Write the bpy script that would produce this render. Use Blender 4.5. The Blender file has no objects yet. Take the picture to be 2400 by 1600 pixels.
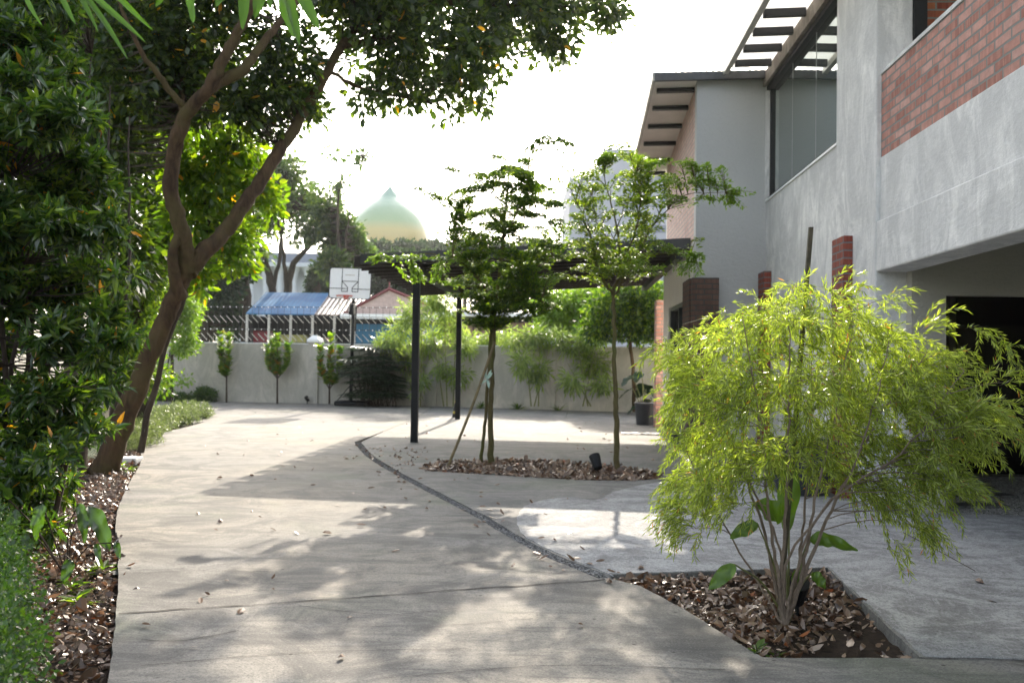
import bpy, math, random
import numpy as np
from mathutils import Matrix, Vector
from mathutils.geometry import tessellate_polygon
SC = bpy.context.scene
COL = SC.collection
RNG = np.random.default_rng(7)
random.seed(7)

# ------------------------------------------------------------------ camera, sky, sun, exposure
F = 2100.0; H = 1.35; ROLL = 0.014; PITCH = math.atan(43 / F)
fw = np.array([0, math.cos(PITCH), math.sin(PITCH)]); rt = np.array([1., 0, 0]); up = np.cross(rt, fw)
cr = rt * math.cos(ROLL) + up * math.sin(ROLL); cu = -rt * math.sin(ROLL) + up * math.cos(ROLL)
EYE = np.array([0, 0, H])
cam_d = bpy.data.cameras.new('camera'); cam = bpy.data.objects.new('camera', cam_d); COL.objects.link(cam)
cam_d.sensor_width = 36; cam_d.lens = 36 * F / 2400; cam_d.clip_start = 0.05; cam_d.clip_end = 3000
cam.matrix_world = Matrix(((cr[0], cu[0], -fw[0], 0), (cr[1], cu[1], -fw[1], 0), (cr[2], cu[2], -fw[2], H), (0, 0, 0, 1)))
cam_d.dof.use_dof = True; cam_d.dof.focus_distance = 4.8; cam_d.dof.aperture_fstop = 3.6
SC.camera = cam
SUN_AZ = math.radians(5.8); SUN_EL = math.radians(28.6)
world = bpy.data.worlds.new("World"); SC.world = world; world.use_nodes = True
wt = world.node_tree
sky = wt.nodes.new('ShaderNodeTexSky'); sky.sky_type = 'NISHITA'; sky.sun_disc = False
sky.sun_elevation = SUN_EL; sky.sun_rotation = SUN_AZ; sky.air_density = 1.2; sky.dust_density = 4.0; sky.ozone_density = 1.0
bg = wt.nodes['Background']; bg.inputs['Strength'].default_value = 0.15
hs = wt.nodes.new('ShaderNodeHueSaturation'); hs.inputs['Saturation'].default_value = .5   # hazy, washed out sky
wt.links.new(sky.outputs[0], hs.inputs['Color']); wt.links.new(hs.outputs[0], bg.inputs[0])
sun_d = bpy.data.lights.new('sun', 'SUN'); sun_d.energy = 2.75; sun_d.angle = math.radians(0.55); sun_d.color = (1.0, 0.89, 0.74)
sun = bpy.data.objects.new('sun', sun_d); COL.objects.link(sun)
sd = Vector((math.sin(SUN_AZ) * math.cos(SUN_EL), math.cos(SUN_AZ) * math.cos(SUN_EL), math.sin(SUN_EL)))
sun.rotation_euler = sd.to_track_quat('Z', 'Y').to_euler()
SC.view_settings.view_transform = 'Standard'; SC.view_settings.look = 'None'; SC.view_settings.gamma = 1.0
SC.view_settings.exposure = 1.78
SC.render.engine = 'CYCLES'
SC.cycles.max_bounces = 7; SC.cycles.diffuse_bounces = 3; SC.cycles.glossy_bounces = 3
SC.cycles.transmission_bounces = 5; SC.cycles.transparent_max_bounces = 8; SC.cycles.volume_bounces = 0
SC.cycles.use_denoising = True; SC.cycles.sample_clamp_indirect = 6.0

# ------------------------------------------------------------------ measuring helpers
def ray(px, py): return fw + cr * (px - 1200) / F - cu * (py - 800) / F
def G(px, py, z=0.0):
    d = ray(px, py); return EYE + d * ((z - H) / d[2])
def D(px, py, Y):
    d = ray(px, py); return EYE + d * (Y / d[1])
BD = ray(1330, 845); BD[2] = 0; BD = BD / np.linalg.norm(BD); BN = np.array([BD[1], -BD[0], 0]); P0 = G(2069, 1199)
def BW(s, o, z=0.0): return P0 + BD * s - BN * o + np.array([0, 0, z])     # building frame -> world

# ------------------------------------------------------------------ mesh helpers
class MB:
    def __init__(s): s.V = []; s.F = {3: [], 4: []}; s.n = 0; s.N = []
    def add(s, V, F):
        V = np.asarray(V, float).reshape(-1, 3); F = np.asarray(F, int)
        s.V.append(V); s.F[F.shape[1]].append(F + s.n); s.n += len(V); return s
    def box(s, a, b, R=None):
        a = np.array(a, float); b = np.array(b, float)
        V = np.array([[x, y, z] for x in (a[0], b[0]) for y in (a[1], b[1]) for z in (a[2], b[2])])
        if R is not None: V = R(V)
        return s.add(V, [[0, 1, 3, 2], [4, 6, 7, 5], [0, 4, 5, 1], [2, 3, 7, 6], [0, 2, 6, 4], [1, 5, 7, 3]])
    def tube(s, P, r, n=8, cap=True):
        P = np.asarray(P, float); m = len(P); r = np.broadcast_to(np.asarray(r, float), (m,))
        T = np.gradient(P, axis=0); T /= np.linalg.norm(T, axis=1)[:, None] + 1e-9
        ref = np.array([0, 0, 1.]) if abs(T[0][2]) < .9 else np.array([1., 0, 0])
        A = np.cross(T, ref); A /= np.linalg.norm(A, axis=1)[:, None] + 1e-9; B = np.cross(T, A)
        th = np.arange(n) * 2 * math.pi / n
        V = P[:, None, :] + r[:, None, None] * (np.cos(th)[None, :, None] * A[:, None] + np.sin(th)[None, :, None] * B[:, None])
        i = np.arange(m - 1)[:, None] * n; j = np.arange(n)[None]; j2 = (j + 1) % n
        Fq = np.stack([i + j, i + j2, i + n + j2, i + n + j], -1).reshape(-1, 4)
        s.add(V.reshape(-1, 3), Fq)
        if cap:
            for k, e in ((0, P[0]), (m - 1, P[-1])):
                c = np.vstack([V[k], e[None]]); s.add(c, [[a, (a + 1) % n, n] for a in range(n)])
        return s
    def lathe(s, prof, c=(0, 0, 0), n=24):
        prof = np.asarray(prof, float); th = np.arange(n) * 2 * math.pi / n; m = len(prof)
        V = np.stack([prof[:, 0:1] * np.cos(th) + c[0], prof[:, 0:1] * np.sin(th) + c[1], np.broadcast_to(prof[:, 1:2], (m, n)) + c[2]], -1)
        i = np.arange(m - 1)[:, None] * n; j = np.arange(n)[None]; j2 = (j + 1) % n
        return s.add(V.reshape(-1, 3), np.stack([i + j, i + j2, i + n + j2, i + n + j], -1).reshape(-1, 4))
    def poly(s, loops, z0, z1=None):
        """prism with holes; loops of xy; z0 bottom z1 top"""
        tris = tessellate_polygon([[Vector((p[0], p[1], 0)) for p in L] for L in loops])
        pts = np.array([[p[0], p[1], z1 if z1 is not None else z0] for L in loops for p in L])
        tris = np.array([list(t) for t in tris])
        a = pts[tris]; nz = np.cross(a[:, 1] - a[:, 0], a[:, 2] - a[:, 0])[:, 2]; tris[nz < 0] = tris[nz < 0][:, ::-1]
        s.add(pts, tris)
        if z1 is not None:
            for L in loops:
                n = len(L); A = np.array([[p[0], p[1], z0] for p in L] + [[p[0], p[1], z1] for p in L])
                s.add(A, [[i, (i + 1) % n, n + (i + 1) % n, n + i] for i in range(n)])
        return s
    def build(s, name, mat, parent=None, smooth=False, bevel=0):
        me = bpy.data.meshes.new(name)
        V = np.vstack(s.V).astype(np.float32)
        me.vertices.add(len(V)); me.vertices.foreach_set('co', V.ravel())
        li = []; sz = []
        for k in (3, 4):
            if s.F[k]:
                f = np.vstack(s.F[k]); li.append(f.ravel()); sz.append(np.full(len(f), k))
        li = np.concatenate(li).astype(np.int32); sz = np.concatenate(sz)
        me.loops.add(len(li)); me.loops.foreach_set('vertex_index', li)
        me.polygons.add(len(sz)); st = np.concatenate([[0], np.cumsum(sz)[:-1]]).astype(np.int32)
        me.polygons.foreach_set('loop_start', st)
        try: me.polygons.foreach_set('loop_total', sz.astype(np.int32))
        except Exception: pass
        me.polygons.foreach_set('use_smooth', np.full(len(sz), smooth))
        me.update(calc_edges=True); me.validate(verbose=False)
        me.materials.append(mat)
        o = bpy.data.objects.new(name, me); COL.objects.link(o)
        if parent is not None: o.parent = parent
        if bevel:
            b = o.modifiers.new('bevel', 'BEVEL'); b.width = bevel; b.segments = 2; b.limit_method = 'ANGLE'
        return o

def tag(o, label, cat, group=None):
    o['label'] = label; o['category'] = cat
    if group: o['group'] = group
    return o
def struct(o): o['kind'] = 'structure'; return o
def stuff(o): o['kind'] = 'stuff'; return o
def empty(name, loc, label, cat, group=None, rz=0):
    o = bpy.data.objects.new(name, None); COL.objects.link(o); o.location = loc; o.rotation_euler = (0, 0, rz)
    o.empty_display_size = 0.1
    return tag(o, label, cat, group)
def shift(mb, p):
    for v in mb.V: v -= np.array(p)
    return mb
def copy_tree(o, parent=None):
    c = o.copy(); COL.objects.link(c); c.parent = parent
    for ch in list(o.children): copy_tree(ch, c)
    return c

# ------------------------------------------------------------------ materials
class NT:
    def __init__(s, name):
        s.m = bpy.data.materials.new(name); s.m.use_nodes = True; s.t = s.m.node_tree
        s.b = s.t.nodes['Principled BSDF']; s.out = s.t.nodes['Material Output']
    def n(s, typ, **kw):
        x = s.t.nodes.new(typ)
        for k, v in kw.items():
            if k.startswith('i_'):
                x.inputs[k[2:].replace('_', ' ')].default_value = v
            else: setattr(x, k, v)
        return x
    def l(s, a, b): s.t.links.new(a, b)
    def coord(s, kind='Object', scale=(1, 1, 1), rot=(0, 0, 0)):
        tc = s.n('ShaderNodeTexCoord'); mp = s.n('ShaderNodeMapping'); mp.inputs['Scale'].default_value = scale; mp.inputs['Rotation'].default_value = rot
        s.l(tc.outputs[kind], mp.inputs[0]); return mp.outputs[0]
    def noise(s, vec, scale, detail=4, rough=.55, dist=0):
        x = s.n('ShaderNodeTexNoise'); x.inputs['Scale'].default_value = scale; x.inputs['Detail'].default_value = detail
        x.inputs['Roughness'].default_value = rough; x.inputs['Distortion'].default_value = dist
        if vec is not None: s.l(vec, x.inputs['Vector'])
        return x.outputs['Fac']
    def ramp(s, fac, stops):
        x = s.n('ShaderNodeValToRGB'); e = x.color_ramp.elements
        while len(e) < len(stops): e.new(.5)
        for i, (p, c) in enumerate(stops):
            e[i].position = p; e[i].color = (c[0], c[1], c[2], 1) if not isinstance(c, (int, float)) else (c, c, c, 1)
        s.l(fac, x.inputs[0]); return x.outputs[0]
    def mix(s, fac, a, b, typ='MIX'):
        x = s.n('ShaderNodeMix', data_type='RGBA', blend_type=typ)
        for i, v in ((0, fac), (6, a), (7, b)):
            if hasattr(v, 'node'): s.l(v, x.inputs[i])
            else: x.inputs[i].default_value = v if i == 0 else (v[0], v[1], v[2], 1)
        return x.outputs[2]
    def bump(s, h, strength=.3, dist=.01, prev=None):
        x = s.n('ShaderNodeBump'); x.inputs['Strength'].default_value = strength; x.inputs['Distance'].default_value = dist
        s.l(h, x.inputs['Height'])
        if prev is not None: s.l(prev, x.inputs['Normal'])
        return x.outputs[0]
    def done(s, col=None, rough=.8, normal=None, spec=.5, metal=0):
        if col is not None:
            if hasattr(col, 'node'): s.l(col, s.b.inputs['Base Color'])
            else: s.b.inputs['Base Color'].default_value = (*col, 1)
        if hasattr(rough, 'node'): s.l(rough, s.b.inputs['Roughness'])
        else: s.b.inputs['Roughness'].default_value = rough
        if normal is not None: s.l(normal, s.b.inputs['Normal'])
        s.b.inputs['Specular IOR Level'].default_value = spec; s.b.inputs['Metallic'].default_value = metal
        return s.m

def plain(name, col, rough=.7, var=.15, scale=8, bump=.1, spec=.4, metal=0):
    t = NT(name); v = t.coord(); f = t.noise(v, scale, 5)
    c = t.ramp(f, [(.3, tuple(x * (1 - var) for x in col)), (.7, tuple(min(1, x * (1 + var)) for x in col))])
    return t.done(c, rough, t.bump(t.noise(v, scale * 6, 3), bump, .01), spec, metal)

def leaf(name, c1, c2, c3=None, trans=.45, tcol=None, rough=.42, spec=.5, odd=.0, oddcol=(.5, .25, .03), tb=1.0):
    """leaf blade: reflected colour plus light passed through it"""
    t = NT(name); gi = t.n('ShaderNodeNewGeometry'); r = gi.outputs['Random Per Island']
    st = [(0, c1), (.6, c2)] + ([(1, c3)] if c3 else [(1, c2)])
    col = t.ramp(r, st)
    if odd > 0:
        w = t.n('ShaderNodeTexWhiteNoise', noise_dimensions='1D'); t.l(r, w.inputs['W'])
        m = t.n('ShaderNodeMath', operation='LESS_THAN'); t.l(w.outputs['Value'], m.inputs[0]); m.inputs[1].default_value = odd
        col = t.mix(m.outputs[0], col, oddcol)
    t.done(col, rough, None, spec)
    tr = t.n('ShaderNodeBsdfTranslucent'); tc = tcol or (1.6, 1.9, .55)
    tcc = t.mix(1.0, col, tuple(x * tb * 1.7 for x in tc), 'MULTIPLY'); t.l(tcc, tr.inputs['Color'])
    mx = t.n('ShaderNodeMixShader'); mx.inputs[0].default_value = trans
    t.l(t.b.outputs[0], mx.inputs[1]); t.l(tr.outputs[0], mx.inputs[2]); t.l(mx.outputs[0], t.out.inputs[0])
    return t.m

def mat_concrete(name, base, warm, dark, smooth):
    t = NT(name); v = t.coord('Object')
    big = t.noise(v, .35, 5, .6, .6); mid = t.noise(v, 1.7, 9, .72, 1.2); fine = t.noise(v, 38, 6, .75); grit = t.noise(v, 95, 3, .7)
    c = t.mix(t.ramp(big, [(.38, 0), (.62, 1)]), base, warm)
    c = t.mix(t.ramp(mid, [(.40, .85), (.56, 0)]), c, dark)
    lite = tuple(min(.85, x * 1.35) for x in base)
    if smooth:   # trowelled cement plaster: pale sweeps, no pattern
        w2 = t.noise(t.coord('Object', (1, 1.5, 1), (0, 0, .5)), .9, 4, .6, 4.0)
        c = t.mix(t.ramp(w2, [(.47, 0), (.58, .9)]), c, lite)
        w1 = t.noise(t.coord('Object', (1.6, .8, 1), (0, 0, .9)), .9, 6, .6, 6.0)
        c = t.mix(t.ramp(w1, [(.475, 0), (.50, .8), (.52, 0)]), c, lite)
        c = t.mix(t.ramp(t.noise(v, 1.6, 4, .6, 2.5), [(.52, 0), (.66, .7)]), c, dark)
    else:        # brushed streaks across the slab, damp greenish areas, pale wear
        s2 = t.noise(t.coord('Object', (.45, 3.4, 1), (0, 0, .12)), 2.0, 8, .75, .8)
        c = t.mix(t.ramp(s2, [(.50, 0), (.66, .75)]), c, dark)
        c = t.mix(t.ramp(t.noise(t.coord('Object', (.5, 2.4, 1), (0, 0, -.1)), 3.1, 7, .75, .6), [(.55, 0), (.7, .5)]), c, lite)
        c = t.mix(t.ramp(t.noise(v, .8, 3, .5, .3), [(.56, 0), (.7, .35)]), c, tuple(x * y for x, y in zip(base, (.75, .9, .62))))
    c = t.mix(t.ramp(fine, [(.38, .55), (.52, 0)]), c, tuple(x * .5 for x in base))
    c = t.mix(t.ramp(grit, [(.36, .5), (.47, 0)]), c, (.07, .065, .06))
    c = t.mix(t.ramp(grit, [(.58, 0), (.66, .35)]), c, tuple(min(.9, x * 1.6) for x in base))
    vo = t.n('ShaderNodeTexVoronoi'); vo.inputs['Scale'].default_value = 5.5; vo.inputs['Randomness'].default_value = 1; t.l(v, vo.inputs['Vector'])
    c = t.mix(t.ramp(vo.outputs['Distance'], [(.035, .8), (.075, 0)]), c, (.05, .045, .04))     # small dark spots
    n1 = t.bump(fine, .5, .006); n2 = t.bump(mid, .3, .02, n1)
    return t.done(c, t.ramp(mid, [(.3, .7), (.7, .92)]), n2, .14)

M = {}
M['drive'] = mat_concrete('driveway_concrete', (.268, .26, .244), (.34, .308, .258), (.108, .104, .098), False)
M['pave'] = mat_concrete('pavement_concrete', (.255, .25, .24), (.31, .296, .272), (.12, .12, .117), False)
M['plaster'] = mat_concrete('cement_plaster', (.34, .342, .343), (.38, .378, .37), (.22, .22, .222), True)
M['joint'] = plain('joint_dirt', (.06, .055, .05), .95)
M['soil'] = plain('soil', (.035, .024, .017), .95, .5, 25, 1.0, .2)
M['lawn'] = plain('rough_ground', (.09, .11, .05), .95, .4, 3, .5)
M['gravel'] = plain('gravel', (.16, .16, .16), .85, .6, 60, 1.0)

def mat_wall(name, col, stain, streak=True, amt=.85):
    t = NT(name); v = t.coord()
    a = t.noise(v, .9, 6, .62, .8); b = t.noise(t.coord('Object', (2.0, 2.0, .9)), 1.3, 9, .75, 1.2); f = t.noise(v, 30, 5, .7)
    c = t.mix(t.ramp(a, [(.42, amt * .7), (.62, 0)]), col, stain)
    if streak: c = t.mix(t.ramp(b, [(.44, amt), (.6, 0)]), c, stain)
    c = t.mix(t.ramp(f, [(.3, .25), (.5, 0)]), c, tuple(x * .75 for x in stain))
    n = t.bump(f, .5, .008); n = t.bump(t.noise(t.coord('Object', (1, 1, 2)), 5, 6, .7, 1.5), .45, .02, n); n = t.bump(a, .4, .04, n)
    return t.done(c, .85, n, .3)
M['render'] = mat_wall('trowelled_wall_render', (.87, .855, .83), (.55, .545, .54))
M['fin'] = mat_wall('grey_wall_paint', (.47, .47, .465), (.42, .42, .42), False, .4)
M['white'] = mat_wall('white_wall_paint', (.78, .76, .70), (.6, .58, .53), True, .3)
M['bwall'] = mat_wall('boundary_wall_paint', (.54, .51, .45), (.36, .345, .30), True, .75)
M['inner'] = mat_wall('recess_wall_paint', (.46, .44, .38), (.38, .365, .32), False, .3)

def mat_brick(name, c1, c2, c3, mortar, dirt=.3):
    t = NT(name); tc = t.n('ShaderNodeTexCoord'); sp = t.n('ShaderNodeSeparateXYZ'); t.l(tc.outputs['Object'], sp.inputs[0])
    ad = t.n('ShaderNodeMath', operation='ADD'); t.l(sp.outputs[0], ad.inputs[0]); t.l(sp.outputs[1], ad.inputs[1])
    cb = t.n('ShaderNodeCombineXYZ'); t.l(ad.outputs[0], cb.inputs[0]); t.l(sp.outputs[2], cb.inputs[1])
    dn = t.n('ShaderNodeTexNoise'); dn.inputs['Scale'].default_value = 6; t.l(tc.outputs['Object'], dn.inputs['Vector'])
    mm = t.n('ShaderNodeVectorMath', operation='SCALE'); t.l(dn.outputs['Color'], mm.inputs[0]); mm.inputs['Scale'].default_value = .012
    av = t.n('ShaderNodeVectorMath', operation='ADD'); t.l(cb.outputs[0], av.inputs[0]); t.l(mm.outputs[0], av.inputs[1])
    br = t.n('ShaderNodeTexBrick'); t.l(av.outputs[0], br.inputs['Vector'])
    br.inputs['Color1'].default_value = (0, 0, 0, 1); br.inputs['Color2'].default_value = (1, 1, 1, 1); br.inputs['Mortar'].default_value = (.5, .5, .5, 1)
    br.inputs['Scale'].default_value = 1; br.inputs['Brick Width'].default_value = .236; br.inputs['Row Height'].default_value = .0786
    br.inputs['Mortar Size'].default_value = .010; br.inputs['Mortar Smooth'].default_value = .2; br.inputs['Bias'].default_value = 0
    br.offset = .5
    c = t.ramp(br.outputs['Color'], [(0, c1), (.5, c2), (1, c3)])
    st = t.noise(t.coord('Object', (30, 30, 1.5)), 1.0, 3, .6)   # uneven wash inside each brick
    c = t.mix(t.ramp(st, [(.45, 0), (.62, .45)]), c, tuple(min(1, x * 1.45) for x in c2))
    c = t.mix(t.ramp(t.noise(t.coord(), 9, 4, .7), [(.35, dirt), (.6, 0)]), c, tuple(x * .45 for x in c1))
    c = t.mix(br.outputs['Fac'], c, mortar)
    inv = t.n('ShaderNodeMath', operation='SUBTRACT'); inv.inputs[0].default_value = 1; t.l(br.outputs['Fac'], inv.inputs[1])
    n = t.bump(inv.outputs[0], 1.0, .012); n = t.bump(t.noise(t.coord(), 50, 4, .7), .35, .005, n)
    return t.done(c, .85, n, .25)
M['brick'] = mat_brick('pink_red_brick', (.31, .13, .10), (.46, .23, .185), (.55, .33, .28), (.23, .225, .21))
M['brick_in'] = mat_brick('orange_brick', (.20, .05, .035), (.36, .11, .05), (.42, .15, .06), (.22, .21, .18))
M['brick_red'] = mat_brick('deep_red_brick', (.21, .05, .035), (.27, .075, .05), (.17, .04, .032), (.17, .15, .15))
M['brick_pale'] = mat_brick('washed_pink_brick', (.52, .33, .28), (.60, .42, .36), (.50, .30, .26), (.36, .32, .30), .2)
M['brick_shaded'] = mat_brick('shaded_brick', (.10, .06, .05), (.14, .08, .06), (.12, .07, .055), (.07, .065, .06))  # shade on the corner pier is put into this brick colour

M['black'] = plain('black_paint', (.014, .015, .017), .5, .2, 10, .05, .2)
M['darkgrey'] = plain('dark_grey_paint', (.05, .052, .056), .5, .2, 10, .05)
M['slat'] = plain('dark_brown_slat', (.035, .028, .026), .6, .3, 6, .2)
M['gutter'] = plain('pale_metal_gutter', (.55, .52, .47), .5, .15, 5, .1)
M['beam'] = mat_wall('weathered_beam', (.42, .38, .33), (.16, .13, .11), True, .8)
M['soffit'] = plain('off_white_roof_sheet', (.80, .77, .71), .6, .08, 3, .1)
M['metalroof'] = plain('grey_roof_sheet', (.3, .3, .29), .45, .1, 4, .1, .5, .3)
M['plastic'] = plain('dark_plastic', (.03, .033, .04), .35, .1, 9, .03)
M['white_trim'] = plain('white_trim', (.84, .85, .85), .5, .03)
M['steel'] = plain('rusty_steel', (.06, .05, .03), .7, .5, 30, .3)
M['bamboo_pole'] = plain('dry_bamboo', (.17, .13, .06), .6, .4, 14, .3)
def mat_glass(name, col=(.02, .03, .03), rough=.02, spec=1.0):
    t = NT(name); return t.done(col, rough, None, spec)
M['glass'] = mat_glass('window_glass', (.34, .40, .385), .015); M['glass'].node_tree.nodes['Principled BSDF'].inputs['Metallic'].default_value = .9
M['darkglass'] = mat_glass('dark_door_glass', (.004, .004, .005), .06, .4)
def mat_poly():
    t = NT('translucent_roof_sheet'); t.done((.85, .85, .82), .5); tr = t.n('ShaderNodeBsdfTranslucent'); tr.inputs[0].default_value = (.9, .9, .88, 1)
    mx = t.n('ShaderNodeMixShader'); mx.inputs[0].default_value = .75; t.l(t.b.outputs[0], mx.inputs[1]); t.l(tr.outputs[0], mx.inputs[2]); t.l(mx.outputs[0], t.out.inputs[0]); return t.m
M['poly'] = mat_poly()

def mat_bark(name, c1, c2, mottle=None, sc=1.0):
    t = NT(name); v = t.coord('Object', (1, 1, .35)); a = t.noise(v, 9 * sc, 8, .7, 1.0); b = t.noise(v, 40 * sc, 5, .7)
    c = t.ramp(a, [(.3, c1), (.7, c2)])
    if mottle: c = t.mix(t.ramp(t.noise(t.coord(), 2.2, 5, .6), [(.45, 0), (.62, .7)]), c, mottle)  # second bark tone mixed in by noise patches
    return t.done(c, .9, t.bump(b, .5, .01, t.bump(a, .9, .03)), .2)
M['bark'] = mat_bark('brown_bark', (.032, .02, .013), (.12, .075, .04), (.085, .07, .025))
M['bark_dark'] = mat_bark('dark_bark', (.03, .024, .018), (.08, .062, .045))
M['bark_green'] = mat_bark('green_brown_bark', (.07, .06, .025), (.16, .13, .06), (.10, .12, .03), 2)
M['bark_pale'] = mat_bark('pale_papery_bark', (.16, .12, .09), (.34, .27, .21), None, 4)
M['twig'] = plain('twig_bark', (.05, .034, .024), .8, .3, 30, .2)
M['cane'] = plain('bamboo_cane', (.16, .17, .06), .5, .35, 12, .1)

Y_ = (1.75, 1.85, .35)
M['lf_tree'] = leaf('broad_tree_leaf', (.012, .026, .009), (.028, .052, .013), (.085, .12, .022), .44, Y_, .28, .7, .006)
M['lf_yel'] = leaf('sunlit_tree_leaf', (.05, .10, .012), (.09, .15, .016), (.15, .19, .02), .5, Y_, .35, .6, .012, (.5, .22, .02))
M['lf_shrub'] = leaf('glossy_shrub_leaf', (.016, .038, .012), (.034, .072, .018), (.11, .16, .03), .40, Y_, .25, .9, .010, (.35, .16, .02))
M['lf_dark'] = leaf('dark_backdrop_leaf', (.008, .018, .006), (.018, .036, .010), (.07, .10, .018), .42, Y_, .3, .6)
M['lf_hedge'] = leaf('small_hedge_leaf', (.022, .055, .018), (.04, .085, .022), (.08, .14, .028), .38, Y_, .3, .6)
M['lf_feather'] = leaf('feathery_leaf', (.016, .036, .014), (.045, .085, .018), (.13, .18, .022), .55, Y_, .4, .5)
M['lf_feather_light'] = leaf('light_feathery_leaf', (.03, .06, .016), (.075, .11, .02), (.17, .22, .03), .58, Y_, .35, .5)
M['lf_light'] = leaf('light_green_leaf', (.06, .12, .02), (.10, .16, .028), (.14, .20, .04), .5, Y_, .3, .7)
M['lf_willow'] = leaf('narrow_willow_leaf', (.125, .172, .03), (.235, .288, .052), (.42, .475, .15), .52, (1.17, 1.26, .37), .25, .9, .012, (.4, .16, .05))
M['lf_bamboo'] = leaf('bamboo_leaf', (.09, .14, .04), (.16, .21, .07), (.27, .33, .14), .45, (1.45, 1.55, .55), .22, .95)
M['lf_fiddle'] = leaf('round_young_leaf', (.04, .09, .015), (.08, .14, .02), (.14, .17, .02), .45, Y_, .3, .6, .04, (.18, .10, .02))
M['lf_palm'] = leaf('dark_palm_leaf', (.008, .022, .012), (.015, .035, .016), (.03, .06, .025), .22, Y_, .28, .7)
M['lf_far'] = leaf('distant_tree_leaf', (.022, .045, .016), (.045, .08, .024), (.09, .125, .035), .45, (1.5, 1.6, .5), .35, .8)
M['lf_hill'] = leaf('far_wood_leaf', (.012, .026, .018), (.022, .04, .024), (.035, .055, .028), .3, (1.4, 1.5, .6), .6, .3)
M['lf_big'] = leaf('large_hanging_leaf', (.035, .08, .010), (.05, .10, .013), (.065, .12, .015), .45, (1.2, 1.5, .3), .4, .5)
M['lf_taro'] = leaf('fleshy_leaf', (.05, .10, .015), (.07, .13, .02), (.09, .15, .02), .35, (1.3, 1.4, .3), .35, .5)
M['lf_juniper'] = leaf('juniper_needle', (.06, .085, .04), (.11, .14, .065), (.2, .23, .12), .3, (1.2, 1.3, .6), .45, .5)
M['lf_pale'] = leaf('striped_pale_leaf', (.45, .48, .36), (.6, .6, .5), (.7, .7, .62), .4, (1.0, 1.0, .85), .4, .5)
M['dead'] = leaf('dry_fallen_leaf', (.05, .028, .017), (.155, .09, .05), (.34, .24, .165), .12, (1.2, .9, .7), .35, .8, .012, (.32, .10, .03))

# ------------------------------------------------------------------ foliage
def unit(v): return v / (np.linalg.norm(v, axis=-1, keepdims=True) + 1e-9)
TEMPL = {
    'diamond': (np.array([[0, 0, 0], [.45, .5, 0], [1, 0, 0], [.45, -.5, 0]]), np.array([[0, 1, 2], [0, 2, 3]])),
    'oval': (np.array([[0, 0, 0], [.28, .42, .0], [.68, .42, 0], [1, 0, -.0], [.68, -.42, 0], [.28, -.42, 0], [.3, 0, -1], [.7, 0, -1]]),
             np.array([[0, 6, 1], [6, 2, 1], [6, 7, 2], [7, 3, 2], [0, 5, 6], [5, 4, 6], [6, 4, 7], [4, 3, 7]])),
    'lance': (np.array([[0, 0, 0], [.3, .5, 0], [.7, .32, 0], [1, 0, 0], [.7, -.32, 0], [.3, -.5, 0], [.3, 0, -1], [.7, 0, -1]]),
             np.array([[0, 6, 1], [6, 2, 1], [6, 7, 2], [7, 3, 2], [0, 5, 6], [5, 4, 6], [6, 4, 7], [4, 3, 7]])),
}
def leaves(mb, P, A, N, L, W, shape='oval', fold=.15, bend=.15):
    """P base points, A axis, N blade normals, L lengths, W widths"""
    T, Fc = TEMPL[shape]; n = len(P)
    if n == 0: return mb
    A = unit(A); S = unit(np.cross(N, A)); N = unit(np.cross(A, S))
    L = np.broadcast_to(np.asarray(L, float), (n,)); W = np.broadcast_to(np.asarray(W, float), (n,))
    fold = np.broadcast_to(np.asarray(fold, float), (n,)); bend = np.broadcast_to(np.asarray(bend, float), (n,))
    x = T[:, 0]; zz = T[:, 2][None] * (fold * W)[:, None] - bend[:, None] * L[:, None] * (x ** 2)[None]
    V = P[:, None] + A[:, None] * (x[None] * L[:, None])[..., None] + S[:, None] * (T[:, 1][None] * W[:, None])[..., None] + N[:, None] * zz[..., None]
    Fa = (np.arange(n) * len(T))[:, None, None] + Fc[None]
    return mb.add(V.reshape(-1, 3), Fa.reshape(-1, 3))

def rnd(n, s=1.0): return RNG.normal(0, s, (n, 3))
def blob_points(blobs, n, shell=.45):
    """blobs rows: cx cy cz rx ry rz weight"""
    B = np.array([list(b) + [b[3] * b[4] * b[5]] if len(b) == 6 else [*b[:6], b[3] * b[4] * b[5] * b[6]] for b in blobs], float)
    w = np.cbrt(B[:, 6]) ** 2.2; k = RNG.choice(len(B), n, p=w / w.sum())
    d = unit(rnd(n)); r = (RNG.random(n) ** shell)[:, None]
    return B[k, :3] + d * r * B[k, 3:6], d
def pb(px, py, Y, rx, ry, rd, w=1.0):
    """foliage mass seen around pixel px,py at distance Y"""
    c = D(px, py, Y); k = Y / F
    return (c[0], c[1], c[2], rx * k, rd, ry * k, w)
def cluster_leaves(mb, C, per, cr_, L, wr, shape='oval', up_=.6, out=None, droop=.2, spread=1.0, var=.25, fold=.15, bend=.15, flat=1.0):
    n = len(C) * per; c = np.repeat(C, per, 0)
    off = unit(rnd(n)) * (RNG.random(n) ** .5)[:, None] * cr_; off[:, 2] *= flat
    P = c + off; A = unit(off) * spread + rnd(n, .45); A[:, 2] -= droop
    if out is not None: A += np.repeat(out, per, 0) * .6
    N = rnd(n, .55); N[:, 2] += up_
    l = L * (1 + RNG.normal(0, var, n)).clip(.45, 1.7)
    return leaves(mb, P, A, N, l, l * wr * RNG.uniform(.85, 1.15, n), shape, RNG.uniform(0, 2 * fold, n), RNG.normal(bend, .12, n))
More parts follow.
